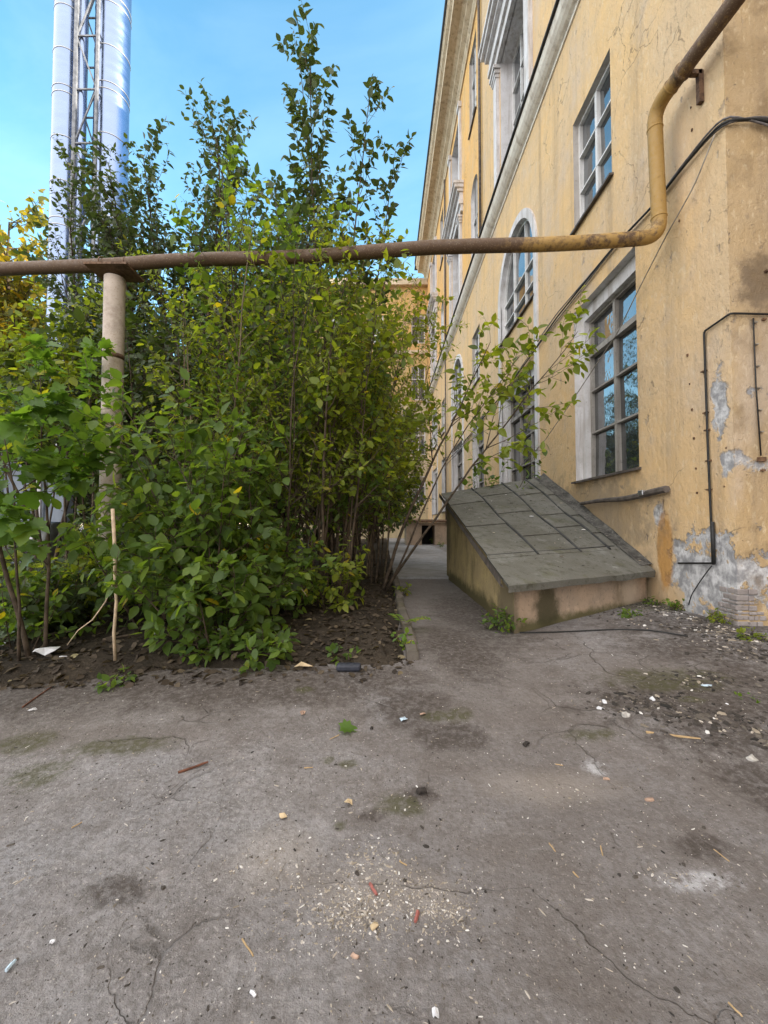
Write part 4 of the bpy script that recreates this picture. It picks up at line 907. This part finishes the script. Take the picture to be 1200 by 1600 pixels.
# small plants
sm = lambda **k: species(levels=1, kids=(7,), ref=(.4,), first=(.1,), ang=((35, 75),), ratio=((.3, .5),), gap=.035, seg=(.06, .04), leaf_from=0, **k)
def weed(u, v, n, L, size, label, leaf='leaf_front', kind='ovate', name='weed', spread_=.8, seed=0, p=None, **k):
    p = p or on_ground(u, v); return plant(name, label, 'weed' if name == 'weed' else 'plant', (p.x, p.y, p.z + .0), fan(rg, n, spread_, L, .004, .06), sm(size=size, **k), leaf, kind, seed=seed)
weed(785, 985, 9, .28, .05, 'dark green weed growing at the near corner of the hatch', seed=201)
weed(1090, 948, 6, .22, .10, 'upright weed with long leaves at the wall foot near the conduit', kind='long', seed=202, spread_=.35)
for i_, (u_, v_, L0, lb_) in enumerate([(1055, 952, .18, 'small weed at the wall foot left of the conduit end'), (1125, 972, .16, 'weed before the bare masonry'), (985, 962, .12, 'low weed in the rubble before the hatch right end'), (1180, 1000, .14, 'weed at the right picture edge below the corner')]):
    weed(u_, v_, 6, L0, .05, lb_, 'leaf_mid' if i_ % 2 else 'leaf_front', seed=240 + i_)
p_ = on_ground(1140, 955); weed(0, 0, 4, .34, .10, 'withered yellow plant beside the bare masonry corner', 'leaf_yellow', 'long', 'withered_plant', .3, 203, p_)
weed(1165, 1092, 9, .08, .028, 'bright green weed flat on the dark soil patch at the right', 'leaf_maple', seed=204)
weed(470, 950, 7, .42, .10, 'leafy seedling in the open soil under the dry arched branch', spread_=.9, seed=205)
weed(535, 930, 7, .38, .10, 'leafy seedling in front of the bare thicket stems', spread_=.8, seed=206)
weed(415, 1035, 9, .34, .085, 'low leafy plant spilling over the front bed edge', spread_=1.1, seed=207)
weed(330, 1035, 6, .36, .085, 'pale green low plant at the bed edge under the big bush', spread_=.8, seed=208)
weed(690, 855, 6, .3, .05, 'small weed at the edge of the concrete path near the hatch', seed=209)
weed(180, 1070, 5, .14, .05, 'small weed at the bed edge below the broken stick', seed=210)
weed(625, 930, 4, .22, .07, 'pale seedling beside the kerb at the path', 'leaf_mid', seed=211)
weed(635, 1010, 5, .16, .05, 'yellowing seedling at the corner of the kerb', 'leaf_maple', seed=212, yel=.6)
weed(540, 1030, 6, .16, .05, 'small weed behind the black block at the bed edge', seed=213)
weed(678, 850, 6, .45, .06, 'weed in front of the far basement entrance', seed=214)
weed(1020, 945, 7, .14, .04, 'low dark weeds at the foot of the hatch front wall', seed=215)
for i, (u, v) in enumerate([(20, 985), (75, 1000), (30, 930), (120, 960), (50, 960), (5, 955)]):
    weed(u, v, 12, .75, .095, ['bluish low shrublet at the far left bed edge', 'low dark shrublet left of the post foot', 'bluish shrublet behind the left bed edge', 'leafy shrublet beside the post foot', 'bluish shrublet between two others at the far left', 'shrublet cut by the left picture edge'][i], 'leaf_blue', seed=220 + i, spread_=.9, name='low_shrublet')
plant('hatch_plant', 'leafy green plant sprouting behind the hatch roof against the wall', 'plant', (2.35, 9.0, .27), fan(rg, 6, .22, 2.95, .012, .1), species(levels=1, kids=(6,), ref=(2.,), first=(.55,), ang=((30, 60),), ratio=((.14, .25),), gap=.09, size=.14, seg=(.15, .08), leaf_from=1), 'leaf_front', seed=230)
# ailanthus-like frond by the kerb
p = on_ground(632, 985); T = thing('frond_seedling', p, 'bright yellow green feathered seedling leaning over the kerb', 'plant'); L_ = []
rng = np.random.default_rng(9); spn = []
for k2 in range(3):
    d = Vector(((-.3, .25, .55)[k2], (-.2, -.3, .2)[k2], 1)); x = Vector(p); pts = [x.copy()]
    for i in range(9):
        d = (d + Vector((0.02, -.03, -.14))).normalized(); x = x + d * .032; pts.append(x.copy())
        if i > 2:
            for s_ in (-1, 1): sv = d.cross(Vector((0, 0, 1))).normalized() * s_; L_.append((x.copy(), (sv + d * .4), Vector((0, -.3, 1)), .075, .55 + .4 * rng.random()))
    spn.append(pts)
m = MB(); [m.tube(s_, .004, 5) for s_ in spn]; m.build('stalk', M['barkpale'], T, True); leaf_mesh('foliage', L_, 'long', M['leaf_maple'], T, rng)
# broken stick, dry branch
def twig(name, pts, r0, r1, mat, label, cat='branch'):
    pts = rounded(pts, .1, 3); n = len(pts); m = MB(); m.tube(pts, [r0 + (r1 - r0) * i / (n - 1) for i in range(n)], 6); return tag(m.build(name, mat, None, True), label, cat)
T = thing('broken_stick', at_y(180, 1028, 3.3), 'pale snapped upright stick with a thin hanging side twig in front of the bush', 'stick')
m = MB(); m.tube([at_y(u, v, 3.3) for u, v in ((180, 1032), (178, 990), (182, 940), (180, 900), (179, 850), (176, 795))], [.012, .012, .012, .013, .013, .014], 7); m.build('stick', M['dry'], T, True)
m = MB(); m.tube([at_y(u, v, 3.28) for u, v in ((179, 906), (165, 940), (145, 968), (122, 985), (105, 1008))], [.006, .005, .005, .004, .003], 5); m.build('twig', M['dry'], T, True)
twig('dry_branch', [at_y(u, v, 4.4) for u, v in ((405, 922), (430, 915), (455, 910), (470, 918), (480, 932))], .008, .004, M['dry'], 'thin pale dry branch arching above the open soil')
twig('dry_branch', [on_ground(u, v) + Vector((0, 0, .09)) for u, v in ((160, 1015), (215, 1005), (220, 985))], .012, .006, M['bark'], 'fallen brown branch on the soil at the stick foot')
# leaf litter on the bed, crumbs on the asphalt: nobody could count them
rng = np.random.default_rng(77); L_ = []
for _ in range(5200):
    x, y = rng.uniform(-4.6, .22), 3.05 + 5.2 * rng.random() ** 1.5
    if y < bed_edge(x) - .35 * rng.random() ** 3: continue
    L_.append(((x, y, max(bed_z(x, y), ground_z(x, y)) + .012), rng.normal(0, 1, 3) * (1, 1, .2), (rng.normal(0, .55), rng.normal(0, .55), 1), rng.uniform(.02, .085), np.clip(rng.normal(.45, .22), 0, 1)))
tag(leaf_mesh('leaf_litter', L_, 'ovate', M['litter'], None, rng), 'brown fallen leaves covering the soil of the bed', 'leaf litter', kind='stuff')
def crumbs(name, n, place, size, mat, label, seed, flat=.5, zf=ground_z, els=(1, 2.6)):
    rng = np.random.default_rng(seed); m = MB(); tn = []
    for _ in range(n):
        x, y = place(rng); s_ = size * math.exp(min(rng.normal(0, .5), .9)); z = zf(x, y); a = rng.uniform(0, 6.28); el = rng.uniform(*els); k2 = 5
        ca, sa = math.cos(a), math.sin(a); low, up = [], []
        for i in range(k2):
            t = 6.283 * i / k2; rr_ = s_ * rng.uniform(.6, 1.2); px, py = rr_ * math.cos(t) * el, rr_ * math.sin(t)
            low.append((x + px * ca - py * sa, y + px * sa + py * ca, z - .002)); up.append((x + .7 * (px * ca - py * sa), y + .7 * (px * sa + py * ca), z + s_ * flat * rng.uniform(.5, 1.3)))
        m.add(low + up, [(i, (i+1) % k2, k2 + (i+1) % k2, k2 + i) for i in range(k2)] + [tuple(range(k2, 2 * k2))]); tn += [min(1, max(0, rng.normal(.5, .3)))] * (k2 + 1)
    o = m.build(name, M[mat]); a_ = o.data.attributes.new('tint', 'FLOAT', 'FACE'); a_.data.foreach_set('value', tn); return tag(o, label, 'debris', kind='stuff')
def anywhere(rng):
    while True:
        y = .9 + 3.2 * rng.random() ** 1.2; x = rng.uniform(-1, 1) * (y * .95 + .1)
        if x > 0 or y < 3.1: return x, min(y, 4.0)
hot = [(on_ground(u, v), ru) for u, v, ru in ((575, 1400, .11), (545, 1425, .08), (670, 1400, .08), (700, 1430, .06), (580, 1335, .06), (430, 1345, .1), (600, 1450, .14), (480, 1400, .1), (560, 1255, .12), (440, 1480, .05), (880, 1330, .1), (900, 1245, .06), (1035, 1375, .05))]
def cluster(rng):
    p, r_ = hot[min(int(rng.exponential(3.2)), len(hot) - 1)]; return p.x + rng.normal(0, r_), p.y + rng.normal(0, r_ * .7)
def pile(rng): p = on_ground(*((1060, 1120), (1000, 1100), (1150, 1140), (1100, 1060), (1160, 1020), (1120, 985))[rng.integers(6)]); return p.x + rng.normal(0, .17), p.y + rng.normal(0, .1)
crumbs('pale_crumbs', 5200, anywhere, .0015, 'crumbs', 'pale chips and crumbs strewn over the asphalt', 5)
crumbs('pale_crumbs', 2000, cluster, .0021, 'crumbs', 'wood and plaster crumbs heaped in the middle of the yard', 6)
crumbs('dark_grit', 5200, anywhere, .0017, 'darkcrumbs', 'dark grit scattered over the asphalt', 7)
crumbs('dark_grit', 900, pile, .008, 'darkcrumbs', 'dark soil clods and gravel on the right soil patch', 8)
crumbs('wood_splinters', 260, anywhere, .0017, 'crumbs', 'thin pale wood splinters strewn over the asphalt', 14, .6, ground_z, (3, 7))
crumbs('wood_splinters', 160, cluster, .0018, 'crumbs', 'thin pale wood splinters among the crumbs in the middle', 15, .6, ground_z, (2.5, 6))
crumbs('dark_grit', 260, anywhere, .004, 'darkcrumbs', 'larger dark crumbs of soil and tar on the asphalt', 16, .5)
def foot(rng): t = rng.random(); return 3.4 - 1.5 * abs(rng.normal(0, .16)) - .9 * t * (rng.random() < .25), 3.0 + 2.3 * t
crumbs('dark_grit', 800, foot, .0085, 'darkcrumbs', 'dark rubble and soil crumbs along the foot of the yellow wall', 10)
crumbs('pale_crumbs', 350, foot, .0065, 'crumbs', 'pale fallen plaster bits along the foot of the yellow wall', 11)
crumbs('pale_crumbs', 130, pile, .0075, 'crumbs', 'pale plaster bits on the right soil patch', 9)

def on_roof(rng):
    p = RP(rng.uniform(.05, .97), rng.uniform(.02, .98)); return p.x, p.y
def roof_z(x, y):                             # nearest point of the hatch roof under (x, y)
    best = min(((RP(i / 30, j / 30) - Vector((x, y, RP(i / 30, j / 30).z))).length, RP(i / 30, j / 30).z) for i in range(31) for j in range(31)); return best[1] + .022
crumbs('roof_debris', 90, on_roof, .0075, 'crumbs', 'pale bits of plaster and leaves lying on the hatch roof', 12, .4, roof_z)
crumbs('roof_debris', 110, on_roof, .007, 'darkcrumbs', 'dark bits of dirt lying on the hatch roof', 13, .4, roof_z)
# ---------------------------------------------------------------- single pieces of litter
def flake(name, u, v, w_, h_, mat, label, cat, rot=0., lift=.02, seed=0, th=.004, p=None):
    """a crumpled or flat scrap: irregular outline, raised creases, real thickness"""
    rng = np.random.default_rng(seed + int(u * 3 + v)); p = p or on_ground(u, v); n = 9; m = MB(); ca, sa = math.cos(rot), math.sin(rot); ring_ = []
    for i in range(n):
        t = 6.283 * i / n; k2 = rng.uniform(.75, 1.1); c_, s_ = math.cos(t), math.sin(t)
        q2 = max(abs(c_), abs(s_)); px, py = w_ / 2 * k2 * c_ / q2 ** .7, h_ / 2 * k2 * s_ / q2 ** .7
        ring_.append(Vector((p.x + px * ca - py * sa, p.y + px * sa + py * ca, p.z + .006 + lift * rng.random())))
    cen = Vector((p.x + rng.normal(0, w_ * .1), p.y, p.z + lift * 1.1 + .006)); up = Vector((0, 0, th))
    vs = ring_ + [cen] + [r_ - up for r_ in ring_] + [cen - up]; k3 = n + 1
    m.add(vs, [(i, (i+1) % n, n) for i in range(n)] + [(k3 + (i+1) % n, k3 + i, k3 + n) for i in range(n)] + [(i, k3 + i, k3 + (i+1) % n, (i+1) % n) for i in range(n)])
    return tag(m.build(name, M[mat]), label, cat)
def stickp(name, a, b, r, mat, label, cat='stick'):
    a, b = on_ground(*a) + Vector((0, 0, r + .004)), on_ground(*b) + Vector((0, 0, r + .004)); m = MB(); d = b - a
    pts = [a.lerp(b, t / 5) + Vector(mnoise.noise_vector(a * 9 + Vector((t, 0, 0)))) * r * .5 for t in range(6)]; m.tube(pts, [r, r * 1.1, r, r * .95, r, r * .8], 5); return tag(m.build(name, M[mat]), label, cat)
zb = lambda u, v: (lambda p: Vector((p.x, p.y, bed_z(p.x, p.y) + .01)))(on_ground(u, v))
flake('paper_scrap', 70, 1038, .19, .10, 'paper', 'largest crumpled white paper on the soil at the left', 'paper', .3, .05, p=zb(70, 1038))
flake('paper_scrap', 3, 1022, .06, .06, 'paper', 'square white paper scrap at the left picture edge', 'paper', .1, .02, p=zb(3, 1022))
flake('paper_scrap', 98, 1047, .06, .025, 'paper', 'thin white strip on soil right of the crumpled paper', 'paper', .4, .01, p=zb(98, 1047))
flake('paper_scrap', 50, 1112, .05, .03, 'paper', 'small white scrap on the asphalt below the crumpled paper', 'paper', .8, .015)
flake('paper_scrap', 235, 1012, .09, .04, 'paper', 'white wrapper under the low leaves beside the bush foot', 'paper', .5, .04, p=zb(235, 1012))
flake('paper_scrap', 346, 1003, .07, .04, 'paper', 'white scrap in the shade under the bush', 'paper', .4, .03, p=zb(346, 1003))
flake('beige_paper', 475, 1046, .14, .09, 'cardpaper', 'crumpled beige paper at the front edge of the bed', 'paper', .1, .05)
m = MB(); p = on_ground(545, 1048); m.box((p.x - .095, p.y - .035, p.z), (p.x + .095, p.y + .04, p.z + .055)); tag(m.build('black_block', M['darkplastic'], bevel=.018), 'black rounded plastic block lying before the kerb', 'block')
flake('paper_scrap', 630, 1126, .042, .04, 'blueplast', 'pale blue torn scrap in the middle of the yard', 'paper', .5, .012)
flake('paper_scrap', 1105, 1073, .085, .035, 'blueplast', 'pale blue flat scrap on the right soil patch', 'paper', -.2, .01)
flake('paper_scrap', 937, 1110, .05, .035, 'paper', 'white scrap at the left rim of the soil patch', 'paper', .2, .015)
flake('paper_scrap', 945, 1100, .035, .03, 'paper', 'small white bit behind the scrap at the soil patch rim', 'paper', .9, .02)
flake('paper_scrap', 1020, 1097, .03, .035, 'paper', 'white bit standing in the middle of the soil patch', 'paper', .9, .03)
flake('paper_scrap', 1135, 1105, .045, .03, 'paper', 'white scrap left of the bright green weed', 'paper', -.5, .02)
flake('wood_block', 1104, 962, .07, .05, 'cardpaper', 'upright pale chunk at the wall foot beside the weed', 'block', .2, .07, th=.03)
flake('stone', 1174, 1191, .055, .04, 'stone', 'pale rounded stone at the right edge of the yard', 'stone', .2, .028, th=.02)
flake('stone', 977, 1122, .05, .04, 'stone', 'beige stone among the clods of the soil patch', 'stone', .2, .03, th=.02)
stickp('wood_stick', (1010, 1149), (1095, 1160), .010, 'woodpale', 'long pale wooden stick in front of the dark soil patch')
stickp('brown_stick', (278, 1210), (325, 1194), .006, 'brownwood', 'dark brown splinter on the left asphalt')
stickp('brown_stick', (35, 1107), (80, 1075), .005, 'brownwood', 'thin brown twig at the left bed edge')
stickp('red_butt', (578, 1385), (589, 1402), .0055, 'redpaint', 'small red tube among the wood crumbs', 'litter')
stickp('red_butt', (653, 1428), (649, 1446), .006, 'redpaint', 'second red scrap right of the wood crumbs', 'litter')
stickp('blue_strip', (10, 1521), (24, 1505), .005, 'blueplast', 'pale blue strip at the lower left edge', 'litter')
flake('brick_chip', 555, 1498, .03, .011, 'coral', 'orange brown chip in the lower middle of the yard', 'chip', -.3, .008, th=.006)
flake('brick_chip', 1015, 1252, .05, .02, 'coral', 'flat pinkish chip on the right asphalt', 'chip', .1, .006, th=.006)
flake('brick_chip', 947, 1219, .035, .014, 'coral', 'salmon chip below the pale stone patch', 'chip', 0, .006, th=.006)
flake('dry_leaf', 442, 1280, .034, .024, 'cardpaper', 'curled dry beige leaf left of the moss spot', 'leaf', .3, .02)
flake('dry_leaf', 544, 1258, .035, .025, 'cardpaper', 'curled dry leaf between moss spots and crumbs', 'leaf', .3, .02)
flake('dry_leaf', 473, 1117, .035, .03, 'coral', 'orange curled leaf below the beige paper', 'leaf', .9, .02)
flake('dry_leaf', 585, 1452, .03, .02, 'cardpaper', 'dry leaf at the lower rim of the crumbs', 'leaf', .3, .012)
flake('dry_leaf', 660, 1118, .04, .025, 'coral', 'tan leaf on asphalt right of the pale blue scrap', 'leaf', .6, .012)
flake('paper_scrap', 395, 1556, .026, .013, 'paper', 'thin white film at the lower left middle', 'paper', -.6, .008)
flake('paper_scrap', 82, 1475, .02, .011, 'paper', 'small white film on the lower left asphalt', 'paper', .2, .008)
flake('paper_scrap', 680, 1590, .017, .018, 'paper', 'white crumb of foam at the bottom middle edge', 'paper', .2, .02, th=.01)
flake('clod', 658, 1241, .05, .035, 'clod', 'black clod beside the moss spot in the middle', 'clod', .2, .02, th=.01)
flake('clod', 822, 1166, .035, .028, 'clod', 'lone dark clod in front of the soil patch', 'clod', .2, .02, th=.01)
flake('clod', 581, 1140, .02, .018, 'clod', 'tiny black clod right of the green leaf', 'clod', .2, .012, th=.006)
for i, (a, b) in enumerate([((858, 1320), (868, 1333)), ((938, 1324), (942, 1340)), ((895, 1365), (904, 1374)), ((868, 1196), (880, 1198)), ((475, 1202), (489, 1201)), ((624, 1348), (636, 1355)), ((378, 1470), (396, 1497)), ((1115, 1330), (1140, 1349)), ((530, 1150), (515, 1157)), ((112, 1296), (128, 1287)), ((1075, 1380 + 190), (1090, 1400 + 190)), ((340, 1520), (350, 1545)), ((1138, 1570), (1160, 1592))]):
    if i in (10, 11): continue
    stickp('splinter', a, b, .0026, 'woodpale', ['pale wood splinter, left one above the right crack', 'upright pale splinter above the white lime smear', 'short splinter at the crack left of the lime smear', 'short splinter left of the pale stone patch', 'pale splinter left of the dark moss spots', 'splinter above the red tube', 'thin straw in the lower left', 'forked pale splinter behind the lime smear', 'straw beside the green leaf', 'orange splinter on the left asphalt', '', '', 'thin straw in the lower right corner'][i])
p = on_ground(545, 1142); T = thing('green_leaf', p, 'single fallen green leaf in the middle of the yard', 'leaf')
leaf_mesh('blade', [((p.x - .05, p.y, p.z + .014), (1, .1, .05), (0, -.2, 1), .12, .45)], 'maple', M['leaf_maple'], T, np.random.default_rng(1))
for i, (s_, t, w_, lb) in enumerate([(.52, .47, .07, 'white paper scrap on the hatch roof'), (.33, .72, .04, 'small pale scrap high on the hatch roof'), (.62, .93, .04, 'pale scrap near the top of the hatch roof')]):
    q = RP(s_, t, .022); flake('paper_scrap', 0, 0, w_, w_ * .6, 'paper', lb, 'paper', .3, .01, i, p=q)
print('leaves', NLEAF, 'objects', len(bpy.data.objects))
